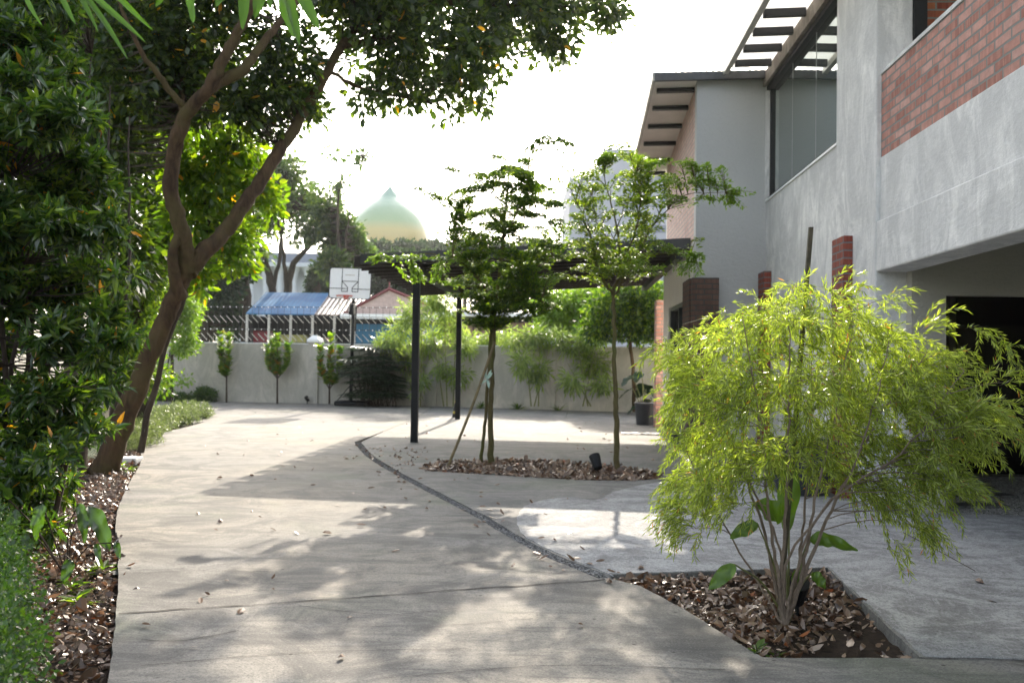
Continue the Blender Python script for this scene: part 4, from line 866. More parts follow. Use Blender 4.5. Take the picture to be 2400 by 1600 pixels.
for q in ([(1160, 720, Y1, .022), (1110, 640, Y1 - .3, .014), (1040, 600, Y1 - .6, .008), (900, 600, Y1 - .9, .003)], [(1163, 690, Y1, .02), (1230, 640, Y1 + .2, .012), (1310, 600, Y1 + .4, .005)], [(1176, 600, Y1, .016), (1100, 540, Y1 + .3, .01), (990, 440, Y1 + .4, .003)],
          [(1180, 560, Y1, .014), (1230, 450, Y1, .009), (1250, 350, Y1, .006), (1330, 325, Y1, .003)], [(1182, 530, Y1, .012), (1260, 500, Y1 - .3, .006), (1320, 500, Y1 - .3, .003)], [(1160, 700, Y1, .018), (1120, 680, Y1 + .5, .01), (1060, 700, Y1 + .8, .004)], [(1163, 690, Y1, .016), (1230, 690, Y1 - .5, .01), (1290, 720, Y1 - .7, .004)],
          [(1186, 480, Y1, .01), (1130, 440, Y1 - .2, .006), (1080, 420, Y1 - .2, .003)]): sk.append(limb(wd, q, 6, 5, .008))
en = ends_in([(384, 1120, 1260), (430, 1070, 1300), (480, 1040, 1310), (530, 1035, 1320), (580, 1040, 1320), (620, 1050, 1320)], 150, Y1, .95) + ends_in([(620, 1040, 1330), (660, 1030, 1330), (710, 1070, 1310), (742, 1090, 1290)], 120, Y1, .95)
en += [D(*q) for q in ((1235, 372, Y1), (1240, 345, Y1), (1262, 328, Y1), (1290, 320, Y1), (1320, 326, Y1), (1345, 338, Y1), (1300, 330, Y1), (1080, 490, Y1), (1030, 460, Y1), (975, 440, Y1), (1000, 452, Y1), (1330, 600, Y1), (1390, 560, Y1), (1010, 540, Y1), (1350, 520, Y1), (1050, 395, Y1))]
ex = spray([(1050, 610, Y1 - .7), (980, 600, Y1 - .9), (900, 604, Y1 - 1), (862, 608, Y1 - 1)], 14, 24, 16, 7) + spray([(1060, 660, Y1 - .7), (1000, 655, Y1 - .8), (960, 656, Y1 - .8)], 8, 22, 14, 8) + spray([(1300, 640, Y1 - .4), (1330, 650, Y1 - .4)], 3, 18, 12, 8) + spray([(1060, 585, Y1 - .4), (1090, 620, Y1 - .4)], 5, 18, 12, 6)
feather_tree(loc, wd, sk, en, 290, 'young feathery tree with twin trunks and darker crown, left in the oval leaf bed', ex)
loc = G(1445, 1108); loc[2] = -.04; wd = MB(); Y2 = 10.95
sk = [limb(wd, [(1446, 1110, Y2, 0.0390), (1446, 1000, Y2, 0.0328), (1441, 900, Y2, 0.0281), (1440, 800, Y2, 0.0250), (1439, 730, Y2, 0.0234), (1437, 680, Y2, 0.0218)], 9, 7, .006)]
for q in ([(1437, 690, Y2, .022), (1405, 640, Y2 - .2, .016), (1385, 560, Y2 - .3, .012), (1350, 470, Y2 - .4, .005)], [(1437, 685, Y2, .024), (1452, 630, Y2, .018), (1447, 540, Y2, .013), (1425, 450, Y2 + .1, .008), (1410, 380, Y2 + .1, .004)], [(1440, 690, Y2, .018), (1480, 620, Y2 + .3, .013), (1530, 530, Y2 + .4, .009), (1570, 450, Y2 + .5, .004)],
          [(1450, 620, Y2, .012), (1490, 540, Y2 - .3, .009), (1500, 440, Y2 - .4, .005), (1480, 370, Y2 - .4, .003)], [(1450, 600, Y2, .012), (1400, 520, Y2 + .4, .008), (1380, 430, Y2 + .4, .004)], [(1490, 600, Y2 + .3, .01), (1560, 595, Y2, .006), (1630, 600, Y2 - .2, .003)], [(1530, 530, Y2 + .4, .008), (1600, 460, Y2, .005), (1700, 450, Y2 - .3, .002)], [(1438, 560, Y2, .01), (1470, 480, Y2 + .3, .006), (1540, 400, Y2 + .2, .003)]): sk.append(limb(wd, q, 6, 6, .008))
en = ends_in([(352, 1400, 1490), (390, 1340, 1570), (430, 1320, 1590), (480, 1315, 1570), (530, 1315, 1570), (580, 1310, 1570), (625, 1340, 1580)], 150, Y2, .95)
en += [D(*q) for q in ((1330, 400, Y2), (1290, 385, Y2), (1255, 350, Y2), (1280, 420, Y2), (1640, 560, Y2), (1330, 650, Y2), (1390, 655, Y2), (1560, 640, Y2))]
ex = spray([(1540, 380, Y2 - .3), (1610, 378, Y2 - .3), (1680, 396, Y2 - .4)], 12, 24, 10, 7) + spray([(1570, 425, Y2 - .3), (1660, 425, Y2 - .3), (1745, 452, Y2 - .4)], 14, 22, 10, 7) + spray([(1560, 455, Y2 - .2), (1640, 465, Y2 - .2), (1725, 482, Y2 - .3)], 12, 20, 10, 6) + spray([(1540, 570, Y2 - .2), (1600, 590, Y2 - .2), (1645, 602, Y2 - .3)], 10, 22, 14, 8) + spray([(1590, 625, Y2 - .2), (1640, 645, Y2 - .3)], 4, 14, 10, 6) + spray([(1400, 372, Y2), (1440, 360, Y2), (1500, 366, Y2)], 10, 22, 16, 7) + spray([(1500, 600, Y2 - .5), (1540, 620, Y2 - .6)], 5, 18, 12, 9)
feather_tree(loc, wd, sk, en, 150, 'young feathery tree with thin single trunk and lighter spreading crown, in the oval bed', ex, lm='lf_feather_light')
# prop and ribbon
a = G(1049, 1095); e = D(1160, 800, 11.4); b = MB(); b.tube(smooth_path(np.array([a * 0, (e - a) * .5 + [.02, 0, 0], e - a]), 6), [.018] * 13, 7)
o = b.build('bamboo_prop', M['bamboo_pole']); o.location = a; tag(o, 'thin slanting bamboo pole propping the left young tree', 'pole')
c = D(1140, 888, 11.4); b = MB()
for k_ in range(7): a1 = rnd(1, .05)[0]; leaves(b, np.zeros((1, 3)), (a1 + [0, 0, -.09 if k_ % 2 else .06])[None], rnd(1), .13, .05, 'oval', .2, .4)
o = b.build('ribbon', plain('pale_green_ribbon', (.45, .6, .52), .6), smooth=False); o.location = c; tag(o, 'pale green ribbon knotted round the left young trunk', 'ribbon')

# ---- willow-leaved bush in the square planter
loc = G(1838, 1462); loc[2] = -.05; KY = 4.72
wb = [(1600, 800, 95, 75), (1740, 745, 110, 75), (1890, 725, 120, 70), (2040, 765, 120, 70), (2170, 830, 110, 60), (2270, 850, 65, 45), (1560, 930, 60, 120), (1660, 920, 110, 120), (1790, 890, 130, 120), (1930, 880, 130, 120), (2070, 910, 130, 130), (2200, 950, 110, 110), (2290, 960, 45, 80),
      (1600, 1090, 75, 100), (1720, 1070, 100, 100), (1850, 1040, 110, 90), (1990, 1050, 110, 110), (2110, 1090, 100, 110), (2200, 1100, 70, 90), (1640, 1170, 70, 50), (2130, 1180, 60, 50), (2030, 1150, 60, 60)]
blw = [pb(1930 + (x - 1930) * (.85 if x < 1930 else .9), 930 + (y - 930) * .93 + 5, KY, rx * .8, ry * .85, .46 if y < 1000 else .38) for x, y, rx, ry in wb]
blw += [pb(1925 + (x - 1925) * (.91 if x < 1925 else .95), y + 12, KY + z_, rx * .8, ry * .8, .1, .9) for x, y, rx, ry, z_ in ((1505, 800, 22, 18, 0), (1500, 860, 12, 40, 0), (1530, 760, 30, 15, 0), (1640, 690, 40, 14, 0), (1760, 668, 45, 12, -.1), (1860, 655, 40, 12, .1), (1960, 670, 25, 12, 0), (2095, 690, 45, 16, 0), (2170, 740, 35, 14, .1), (2300, 765, 50, 14, 0), (2355, 800, 22, 25, 0), (2365, 870, 15, 30, 0), (2350, 1000, 22, 40, .1), (2290, 1070, 40, 30, .1), (1570, 1180, 30, 40, 0), (1600, 1240, 20, 30, 0), (2180, 1220, 25, 30, 0), (2100, 1250, 15, 20, 0), (1690, 1200, 25, 30, 0))]
C, d = blob_points(blw, 490, .55)
cen = loc + np.array([0, 0, .75]); wd = MB(); tb_ = MB(); cb = MB(); sk = []
stems = [((1838, 1462), (1836, 1300), (1845, 1100), (1850, 900), (1850, 700), .016), ((1836, 1462), (1810, 1340), (1770, 1180), (1700, 980), (1620, 800), .016), ((1842, 1462), (1890, 1330), (1960, 1170), (2060, 980), (2170, 830), .018), ((1842, 1462), (1880, 1350), (1905, 1200), (1950, 1000), (2000, 760), .017),
         ((1836, 1462), (1820, 1330), (1800, 1190), (1780, 1000), (1740, 740), .016), ((1840, 1462), (1860, 1360), (1930, 1190), (2110, 1060), (2260, 870), .014), ((1834, 1460), (1780, 1370), (1700, 1230), (1620, 1080), (1540, 900), .010), ((1842, 1460), (1870, 1330), (1890, 1170), (1900, 960), (1900, 740), .014),
         ((1840, 1460), (1850, 1300), (1990, 1120), (2060, 900), (2090, 760), .012), ((1838, 1460), (1830, 1290), (1740, 1100), (1650, 930), (1600, 760), .011)]
for i, S_ in enumerate(stems):
    dz = RNG.uniform(-.35, .35); sk.append(limb(wd, [(p[0], p[1], KY + dz * j / 4, .72 * S_[5] * (1 - .2 * j)) for j, p in enumerate(S_[:5])], 8, 7, .004))
twigs(wd, C[::2], sk, .0022, 4, -.1)
for base, dd in zip(C, d):
    o0 = base - cen; o0[2] = 0; o0 = unit(o0 + rnd(1, .15)[0] * [1, 1, 0]); up0 = RNG.uniform(-.2, .9); Lc = RNG.uniform(.75, 1.3); hang = RNG.uniform(.22, .40)
    for q_ in range(6):
        out = unit(o0 + rnd(1, .45)[0] * [1, 1, 0]); L = RNG.uniform(.10, .23) * Lc
        v = unit(out * RNG.uniform(.3, .9) + np.array([0, 0, up0]) + rnd(1, .2)[0]); p = base + rnd(1, .022)[0]; pts = [p.copy()]
        for k_ in range(6): v = unit(v + np.array([0, 0, -hang]) + rnd(1, .06)[0]); p = p + v * L / 6; pts.append(p.copy())
        pts = np.array(pts); tb_.tube(pts, [.0008] * 7, 3, False)
        m = int(L * 125) + 4; t = np.linspace(.08, 1, m); q = t * 6; i0 = np.minimum(q.astype(int), 5); fr = (q - i0)[:, None]; Pp = pts[i0] * (1 - fr) + pts[i0 + 1] * fr; Tt = unit(pts[i0 + 1] - pts[i0])
        sd_ = unit(np.cross(Tt, rnd(m))); A = Tt * .9 + sd_ * .5 + rnd(m, .12); leaves(cb, Pp, A, rnd(m) + [0, 0, .5], (.042 * RNG.uniform(.6, 1.25, m)), .0058, 'diamond', 0, RNG.normal(.1, .1, m))
WB = tree_thing('willow_leaved_bush', loc, 'wide yellow green bush with drooping needle thin leaves in the square planter', 'bush', wd, cb, 'lf_willow', 'bark_pale', cname='foliage')
pbuild(tb_, 'twigs', M['twig'], WB, loc)
a = G(1843, 1452); a = np.array([a[0], a[1] + .12, -.05]); e = D(1902, 532, a[1] + .05)
b = MB(); v_ = e - a
for w0, w1 in (((-.011, -.002), (.011, .002)), ((-.011, .0025), (-.007, .02))):
    b.add(np.array([[x, y, 0] + (v_ if k_ else v_ * 0) for k_ in (0, 1) for x, y in ((w0[0], w0[1]), (w1[0], w0[1]), (w1[0], w1[1]), (w0[0], w1[1]))]), [[0, 1, 5, 4], [1, 2, 6, 5], [2, 3, 7, 6], [3, 0, 4, 7], [4, 5, 6, 7], [3, 2, 1, 0]])
o = b.build('steel_stake', M['steel']); o.location = a; tag(o, 'rusty steel stake rising straight out of the willow leaved bush', 'stake')
# large fleshy leaves
LV = []
def big_leaf(mb, base, tip, w, nrm=(0, -.3, 1), wave=.12, fold=.2, sag=.12, seed=0, lobes=0):
    base = np.array(base); tip = np.array(tip); ax = tip - base; L = np.linalg.norm(ax); A = ax / L; S = unit(np.cross(np.array(nrm, float), A)); N = np.cross(A, S); n, m = 16, 6; r = np.random.default_rng(seed); ph = r.random() * 6
    V = []
    for i in range(n + 1):
        t = i / n; hw = w * (math.sin(math.pi * min(1, t ** .75)) ** .65) * (1 + lobes * math.sin(t * 18)) + .002
        for j in range(m + 1):
            u = (j / m - .5) * 2; z = fold * abs(u) * hw - sag * L * t * t + wave * w * abs(u) * math.sin(t * 14 + ph + u * 2)
            V.append(base + A * L * t + S * hw * u + N * z)
    F_ = [[i * (m + 1) + j, i * (m + 1) + j + 1, (i + 1) * (m + 1) + j + 1, (i + 1) * (m + 1) + j] for i in range(n) for j in range(m)]
    mb.add(V, F_); LV.append((V, F_))
def leaf_parts(mat, parent, loc):
    for V, F_ in LV: q = MB(); q.add(V, F_); pbuild(q, 'leaf', M[mat], parent, loc, True)
    LV.clear()
b = MB(); st = MB(); c0 = G(1848, 1440); c0[2] = -.05
for k_, (p0, p1, w) in enumerate((((1905, 1252), (2012, 1288), .035), ((1895, 1262), (1960, 1276), .028), ((1775, 1225), (1712, 1258), .035), ((1835, 1210), (1770, 1180), .07), ((1850, 1080), (1845, 1250), .06), ((1722, 1322), (1662, 1380), .035), ((1905, 1340), (1935, 1378), .03), ((1870, 1335), (1858, 1372), .02))):
    Yq = KY + (.25, .1, -.1, .2, .35, -.35, .0, .1)[k_]; P_ = D(*p0, Yq); Q_ = D(*p1, Yq - .05); big_leaf(b, P_, Q_, w, (0, -.8, .6), .25, .2, .05, k_, .06 if k_ < 2 else 0)
    st.tube(smooth_path(np.array([c0, (c0 + P_) / 2 + [0, 0, .06], P_]), 5), np.linspace(.007, .004, 11), 6)
t = plant('fleshy_plant', c0, 'fleshy plant with large wavy green leaves under the willow leaved bush', 'plant'); leaf_parts('lf_taro', t, c0); pbuild(st, 'stalks', M['cane'], t, c0, True)
def rosette(name, c, n, L, w, lm, label, cat='plant', up_=1.0, shape='lance', group=None, H_=0.0, bend=.5, wvar=.3, stalk=None):
    c = np.array(c, float); th = RNG.random(n) * 6.283; el = RNG.uniform(.15, 1.1, n) * up_; A = np.stack([np.cos(th) * np.cos(el), np.sin(th) * np.cos(el), np.sin(el)], -1)
    N_ = np.stack([-np.cos(th) * np.sin(el), -np.sin(th) * np.sin(el), np.cos(el)], -1); P = c + np.array([0, 0, 1]) * (RNG.random((n, 1)) * H_) ; b = MB(); L_ = L * RNG.uniform(1 - wvar, 1 + wvar, n)
    leaves(b, P, A, N_ + rnd(n, .15), L_, w * L_ / L, shape, .2, bend * RNG.uniform(.5, 1.2, n)); o = plant(name, c, label, cat, group); pbuild(b, 'leaf_blades', M[lm], o, c)
    if stalk: s_ = MB(); s_.tube([c, c + [0, 0, H_ + .02]], stalk, 6); pbuild(s_, 'stalk', M['twig'], o, c)
    return o
c = G(1772, 1520); rosette('seedling', [c[0], c[1], -.04], 12, .075, .034, 'lf_hedge', 'small green seedling at the near edge of the square planter', 'seedling', .8, 'oval', H_=.04, stalk=.003)
c = G(1815, 1528); rosette('seedling', [c[0] + .02, c[1] + .05, -.045], 9, .05, .022, 'lf_hedge', 'tiny seedling right of the other one by the planter edge', 'seedling', .8, 'oval', H_=.03, stalk=.003)

# ---- left bed plants
c = D(255, 1240, 5.6); g1 = np.array([c[0] - .25, 5.6, -.05]); b = MB(); st = MB()
for k_, (p0, p1, w) in enumerate((((205, 1185), (262, 1275), .085), ((185, 1180), (205, 1260), .05), ((272, 1270), (278, 1300), .03), ((225, 1275), (232, 1305), .03), ((165, 1310), (150, 1360), .05), ((100, 1180), (75, 1260), .06), ((40, 1190), (20, 1260), .06), ((60, 1250), (40, 1320), .05), ((20, 1170), (5, 1120), .05))):
    Yq = 5.6 - .12 * k_ * .5; P_ = D(*p0, Yq); Q_ = D(*p1, Yq - .1); big_leaf(b, P_, Q_, w * .62, (.2 + .3 * math.sin(k_ * 2), -.5, .9), .3, .35, .25, 20 + k_); st.tube(smooth_path(np.array([g1, (g1 + P_) / 2 + [-.03, 0, .08], P_]), 4), .004, 5)
t = plant('broad_leaf_plant', g1, 'dark ribbed broad leaved plant leaning over the leaf litter', 'plant'); leaf_parts('lf_shrub', t, g1); pbuild(st, 'stalks', M['twig'], t, g1, True)
for i, (px, py, n, L, label) in enumerate(((196, 1078, 60, .42, 'clump of whitish striped strap leaves left of the trunk foot'), (338, 990, 46, .45, 'clump of whitish strap leaves right behind the leaning trunk'))):
    c = G(px, py); c[1] += (.6, 1.2)[i]; c[0] *= (1.05, 1.0)[i]; rosette('striped_plant', [c[0], c[1], -.05], n, L, .028, 'lf_pale', label, 'plant', 1.0, 'lance', 'whitish strap leaved plants', bend=.55)
for i, (px, py) in enumerate(((165, 1370), (240, 1330), (95, 1300), (300, 1100), (285, 1090), (180, 1400))):
    c = G(px, py); rosette('weed', [c[0], c[1], -.05], 14, .11, .03, 'lf_light', ['weed growing among litter beside the lower left hedge', 'weed growing in the litter close to the driveway edge', 'weed under the left shrub', 'small yellow green weed right of the trunk foot', 'tiny weed touching the trunk foot', 'weed nearest the viewer in the litter'][i], 'weed', .9, 'oval', 'weeds in the leaf litter', H_=.06)
# juniper
jb = [(*G(px, py)[:2], .1, .55, .75, .26, 1.) for px, py in ((305, 1052), (320, 1030), (345, 1018), (370, 1008), (395, 998), (420, 994), (440, 985), (462, 981))]
jb = [(a_ - .25, b_ + .3, *r_) for a_, b_, *r_ in jb]
C, d = blob_points(jb, 2600, .35); C[:, 2] = np.abs(C[:, 2]); cb = MB(); n = len(C) * 14; c_ = np.repeat(C, 14, 0); A = rnd(n, .5) + np.repeat(unit(rnd(len(C)) + [0, 0, .9]), 14, 0)
leaves(cb, c_ + rnd(n, .02), A, rnd(n), .075 * RNG.uniform(.5, 1.3, n), .011, 'diamond', 0, 0); g2 = np.array([*G(380, 1010)[:2], -.06]); wd = MB()
for b_ in jb: limbw(wd, [[g2[0], g2[1], -.05, .02], [(g2[0] + b_[0]) / 2, (g2[1] + b_[1]) / 2, .1, .012], [b_[0], b_[1], .15, .006]], 5)
tree_thing('juniper_bush', g2, 'low spreading grey green juniper along the driveway edge behind the trunk', 'bush', wd, cb, 'lf_juniper', 'twig', cname='foliage')

# ---- along the rear wall
def wallpt(px, off=.35):
    a_, b_ = (WL, WM) if px < 1000 else (WM, WR); d_ = ray(px, 900); t_ = b_ - a_
    k_ = np.linalg.solve(np.array([[d_[0], -t_[0]], [d_[1], -t_[1]]]), a_); p = d_[:2] * k_[0]; return np.array([p[0], p[1] - off, -.05])
def stemmed(name, base, stems, blobs, ncl, per, cr, L, wr, lm, bark, label, cat, group=None, shape='diamond', r=.02, up_=.5, droop=.3, cname='foliage'):
    wd = MB(); sk = []
    for S_ in stems: sk.append(limb(wd, S_, 6, 5, .01))
    C, d = blob_points(blobs, ncl); twigs(wd, C[::3], sk, .004)
    cb = MB(); cluster_leaves(cb, C, per, cr, L, wr, shape, up_, d, droop); return tree_thing(name, base, label, cat, wd, cb, lm, bark, group, cname)
for (px, x0, x1, y0, y1, lb) in ((531, 508, 540, 782, 882, 'tall narrow sapling with two leafy shoots left of the others by the wall'), (650, 622, 680, 790, 885, 'rounded bushy sapling of big round leaves before the wall'), (772, 752, 795, 790, 910, 'yellowish three armed sapling just left of the hoop pole')):
    p = wallpt(px, .45); Y = p[1]; k_ = Y / F; ym = (y0 + y1) / 2
    arms = {531: [(518, 785), (535, 790), (520, 850)], 650: [(628, 815), (650, 790), (675, 810), (640, 800)], 772: [(750, 815), (775, 792), (797, 822)]}[px]
    wd = MB(); cb = MB(); limb(wd, [(px, 946, Y, .03), (px, y1 + 5, Y, .024), (px + 1, y1 - 20, Y, .02)], 7, 4)
    for ax_, ay_ in arms:
        pts = limb(wd, [(px, y1 + 2, Y, .018), ((px + ax_) / 2 + (ax_ - px) * .35, (y1 + ay_) / 2 + 10, Y, .013), (ax_, ay_, Y, .007)], 6, 7)
        m = 95; i0 = RNG.integers(2, len(pts), m); th = RNG.random(m) * 6.283; A = np.stack([np.cos(th), np.sin(th), RNG.uniform(.5, 2.6, m)], -1); L_ = RNG.uniform(.14, .25, m)
        leaves(cb, pts[i0], A, np.stack([-np.cos(th) * .6, -np.sin(th) * .6 - .3, np.ones(m)], -1), L_, L_ * .72, 'oval', .1, .25)
    tree_thing('round_leaved_sapling', p, lb, 'sapling', wd, cb, 'lf_fiddle', 'twig', 'round leaved saplings before the rear wall')
p = wallpt(885, .6); Y = p[1]; b = MB(); wd = MB()
for k_ in range(95):
    th = RNG.random() * 6.28; hh = RNG.uniform(.3, 1.7); o_ = p + np.array([RNG.normal(0, .22), RNG.normal(0, .2), 0]); tp = o_ + np.array([math.cos(th) * .25, math.sin(th) * .2, hh]); wd.tube([o_, tp], .006, 5, False)
    m = 14; a2 = th + np.linspace(-1.9, 1.9, m); A = np.stack([np.cos(a2), np.sin(a2), np.full(m, .35)], -1); leaves(b, np.repeat(tp[None], m, 0), A, rnd(m, .15) + [0, 0, 1], .55, .075, 'lance', .2, .5)
tree_thing('fan_palm_clump', p, 'dense dark clump of fan palms between the hoop and the near pergola post', 'palm', wd, b, 'lf_palm', 'bark_dark', cname='fronds')
def bamboo(px, blobs, ncl, canes, label, lm='lf_bamboo', off=.4, L=.21):
    p = wallpt(px, off); Y = p[1]; wd = MB(); sk = []
    for (x0, x1, yt) in canes: sk.append(limb(wd, [(x0, 952, Y, .022), ((x0 * 2 + x1) / 3, (952 * 2 + yt) / 3, Y, .018), ((x0 + 2 * x1) / 3, (952 + 2 * yt) / 3, Y, .012), (x1, yt, Y, .005)], 6, 4))
    bb = [pb(x, y, Y + RNG.normal(0, .3), rx * .68, ry * .75, .3) for x, y, rx, ry in blobs]; C, d = blob_points(bb, int(ncl * .62)); twigs(wd, C[::2], sk, .004); cb = MB(); cluster_leaves(cb, C, 7, .12, L, .15, 'diamond', .7, d, .6)
    tree_thing('bamboo_clump', p, label, 'bamboo', wd, cb, lm, 'cane', 'bamboo clumps along the rear wall', 'foliage')
bamboo(960, [(930, 790, 60, 50), (970, 740, 60, 60), (960, 840, 45, 50), (1000, 800, 40, 50), (900, 800, 30, 25), (985, 900, 30, 35)], 620, [(975, 930, 780), (985, 990, 720), (980, 960, 740)], 'bright bamboo clump rising directly behind the near pergola post')
bamboo(1045, [(1040, 720, 60, 50), (1060, 770, 50, 45), (1090, 810, 40, 35), (1020, 700, 40, 20), (1075, 880, 40, 30), (1035, 860, 30, 25)], 520, [(1048, 1040, 700), (1062, 1070, 720), (1040, 1010, 740)], 'airy bamboo clump between the two pergola posts')
bamboo(1250, [(1245, 790, 50, 30), (1225, 850, 30, 45), (1270, 800, 50, 30), (1265, 870, 28, 45), (1200, 800, 30, 18)], 480, [(1245, 1230, 800), (1262, 1265, 780), (1252, 1290, 800)], 'slim bamboo clump right of the twin trunked young tree')
bamboo(1370, [(1350, 810, 60, 35), (1390, 850, 60, 40), (1340, 890, 45, 35), (1410, 900, 45, 30), (1310, 790, 40, 25), (1380, 800, 60, 20)], 560, [(1378, 1350, 790), (1366, 1400, 800), (1385, 1330, 850)], 'low wide bamboo clump left of the single trunked young tree')
bamboo(1150, [(1150, 790, 45, 22), (1110, 800, 35, 22), (1180, 780, 40, 18), (1190, 800, 40, 15)], 260, [(1120, 1150, 780), (1150, 1180, 770)], 'small bright bamboo top showing above the wall behind the ribbon', off=-.6)
p = wallpt(1487, .5); Y = p[1]
stemmed('shade_tree', p, [[(1487, 965, Y, .06), (1484, 880, Y, .05), (1478, 800, Y, .045), (1480, 740, Y, .03), (1485, 680, Y, .015)], [(1479, 800, Y, .03), (1440, 750, Y, .02), (1410, 700, Y, .01)], [(1479, 790, Y, .03), (1520, 740, Y + .3, .02), (1545, 690, Y, .01)]],
        [pb(1490, 690, Y + .3, 75, 40, .9), pb(1430, 720, Y, 60, 45, .8), pb(1530, 730, Y, 45, 55, .8), pb(1480, 760, Y, 70, 40, .8), pb(1400, 770, Y, 40, 30, .6), pb(1540, 780, Y, 30, 30, .5)], 1500, 8, .17, .12, .45, 'lf_feather', 'bark', 'dense green tree with reddish trunk at the right end of the rear wall', 'tree', r=.05, cname='crown')
Y = 26.8; p = np.array([D(1330, 800, Y)[0], Y, -.06])
stemmed('shade_tree', p, [[(1330, 960, Y, .07), (1330, 830, Y, .05), (1340, 740, Y, .03), (1350, 690, Y, .015)], [(1332, 810, Y, .03), (1290, 740, Y, .015)], [(1332, 810, Y, .03), (1390, 730, Y, .015)]],
        [pb(1330, 720, Y, 70, 45, 1), pb(1280, 710, Y, 45, 25, .6), pb(1390, 700, Y, 60, 40, .9), pb(1350, 760, Y, 60, 40, .8), pb(1290, 760, Y, 40, 30, .6), pb(1450, 690, Y + .6, 60, 30, .7)], 1100, 8, .2, .14, .45, 'lf_light', 'bark_dark', 'bright light green tree looking over the rear wall', 'tree', r=.05, cname='crown')
LV.clear(); p = wallpt(1510, 1.2); b = MB(); wd = MB(); Y = p[1]
for k_ in range(16):
    th = RNG.random() * 6.28; o_ = p + rnd(1, .15)[0] * [1, 1, 0]; hh = RNG.uniform(.35, 1.15); tp = o_ + [math.cos(th) * .4 * hh, math.sin(th) * .3 * hh, hh]; wd.tube(smooth_path(np.array([o_, (o_ + tp) / 2 + [0, 0, .08], tp]), 4), .012, 5); big_leaf(b, tp, tp + [math.cos(th) * .38, math.sin(th) * .3, -.2], .15, (0, 0, 1), .1, .15, .2, k_)
tree_thing('elephant_ear_plant', p, 'dark elephant ear plant beside the bin in the far right corner', 'plant', wd, b, 'lf_palm', 'cane', cname='leaf_blades')
Y = 25.4; p = np.array([D(395, 930, Y)[0], Y - .4, -.05]); Y = p[1]
stemmed('wall_sapling', p, [[(403, 942, Y, .05), (403, 850, Y, .045), (404, 780, Y, .035), (400, 700, Y, .02)], [(390, 940, Y, .03), (393, 870, Y, .025), (398, 820, Y, .015)]],
        [pb(420, 760, Y, 40, 30, .6), pb(440, 720, Y, 35, 35, .6), pb(410, 700, Y, 40, 50, .6), pb(430, 810, Y, 35, 22, .5), pb(450, 780, Y, 20, 25, .4), pb(385, 900, Y, 25, 20, .4, .3), pb(430, 890, Y, 25, 15, .4, .3)], 560, 8, .14, .11, .5, 'lf_light', 'bark_dark', 'slim tree with yellow green leaves against the wall just right of the leaning trunk', 'tree', cname='crown')
for i, (px, rr, hh, lb) in enumerate(((490, .38, .42, 'round low green bush at the foot of the leftmost wall pillar'), (430, .4, .22, 'low ground plant at the wall left of the round bush'), (385, .45, .22, 'low ground plant at the foot of the slim wall tree'), (350, .4, .3, 'dark low bush at the wall next to the leaning trunk'))):
    p = wallpt(px, .35); C, d = blob_points([(p[0], p[1], hh * .45, rr, rr * .7, hh * .55, 1.)], int(900 * rr), .4); C[:, 2] = np.abs(C[:, 2]); cb = MB(); cluster_leaves(cb, C, 8, .06, .06, .5, 'diamond', .6, d, 0)
    tree_thing('low_bush', p, lb, 'bush', None, cb, 'lf_hedge' if i in (0, 1, 2) else 'lf_feather', 'twig', 'low bushes at the foot of the rear wall', 'foliage')

for px, lb in ((1215, 'little weed at the wall foot left of the slim bamboo'), (1130, 'little weed at the wall foot behind the bamboo prop'), (1310, 'little weed at the wall foot between two bamboo clumps')):
    p = wallpt(px, .2); rosette('weed', p, 34, .26, .03, 'lf_feather', lb, 'weed', 1.1, 'lance', 'weeds at the foot of the rear wall', H_=.05)

# ---- trees beyond
def far_tree(x, Y, blobs, n, lm, label, trunks, L=.26, per=7, cr=.45, name='distant_tree', r=.25):
    g_ = np.array([D(x, 800, Y)[0], Y, -.06]); wd = MB(); sk = []
    for t_ in trunks: sk.append(limb(wd, [(a_, b_, Y, c_ * .68) for a_, b_, c_ in t_], 7, 5, .03))
    bb = [pb(x_, y_, Y + RNG.normal(0, 1), rx, ry, rx * Y / F * .8) for x_, y_, rx, ry in blobs]; C, d = blob_points(bb, n)
    if sk: twigs(wd, C[::5], sk, .03)
    cb = MB(); cluster_leaves(cb, C, per, cr, L, .55, 'diamond', .5, d, .2)
    return tree_thing(name, g_, label, 'tree', wd if sk else None, cb, lm, 'bark_dark', 'trees beyond the rear wall', 'crown')
far_tree(655, 46, [(640, 440, 60, 60), (590, 400, 60, 60), (700, 470, 60, 40), (620, 520, 50, 35), (760, 480, 40, 40), (660, 400, 50, 35), (720, 540, 40, 35), (600, 590, 25, 25), (790, 540, 35, 35)], 1300, 'lf_far', 'greyish far tree with two upright forked trunks behind the blue roof',
         [[(650, 800, .34), (640, 690, .3), (625, 620, .24), (600, 560, .16), (590, 480, .08)], [(672, 800, .36), (672, 690, .32), (690, 620, .24), (730, 570, .15), (760, 520, .08)], [(672, 680, .2), (665, 600, .14), (650, 500, .08)], [(640, 680, .2), (655, 600, .14), (670, 480, .06)]])
far_tree(800, 44, [(805, 560, 45, 50), (840, 590, 30, 25), (780, 620, 30, 30), (770, 510, 25, 30)], 760, 'lf_far', 'slim tall far tree with sparse crown just left of the dome', [[(808, 800, .22), (805, 650, .18), (792, 540, .12), (793, 460, .08), (800, 410, .05), (796, 375, .02)], [(806, 620, .1), (815, 530, .07), (822, 490, .04)]])
far_tree(825, 44, [(785, 362, 14, 6), (850, 365, 10, 9), (832, 375, 10, 4), (795, 430, 16, 8), (770, 350, 8, 5)], 40, 'lf_far', 'few leafy twig tips high against the sky left of the dome', [[(800, 410, .03), (790, 380, .02), (780, 360, .01)], [(800, 410, .03), (830, 385, .02), (850, 365, .01)]], cr=.3, name='distant_tree')
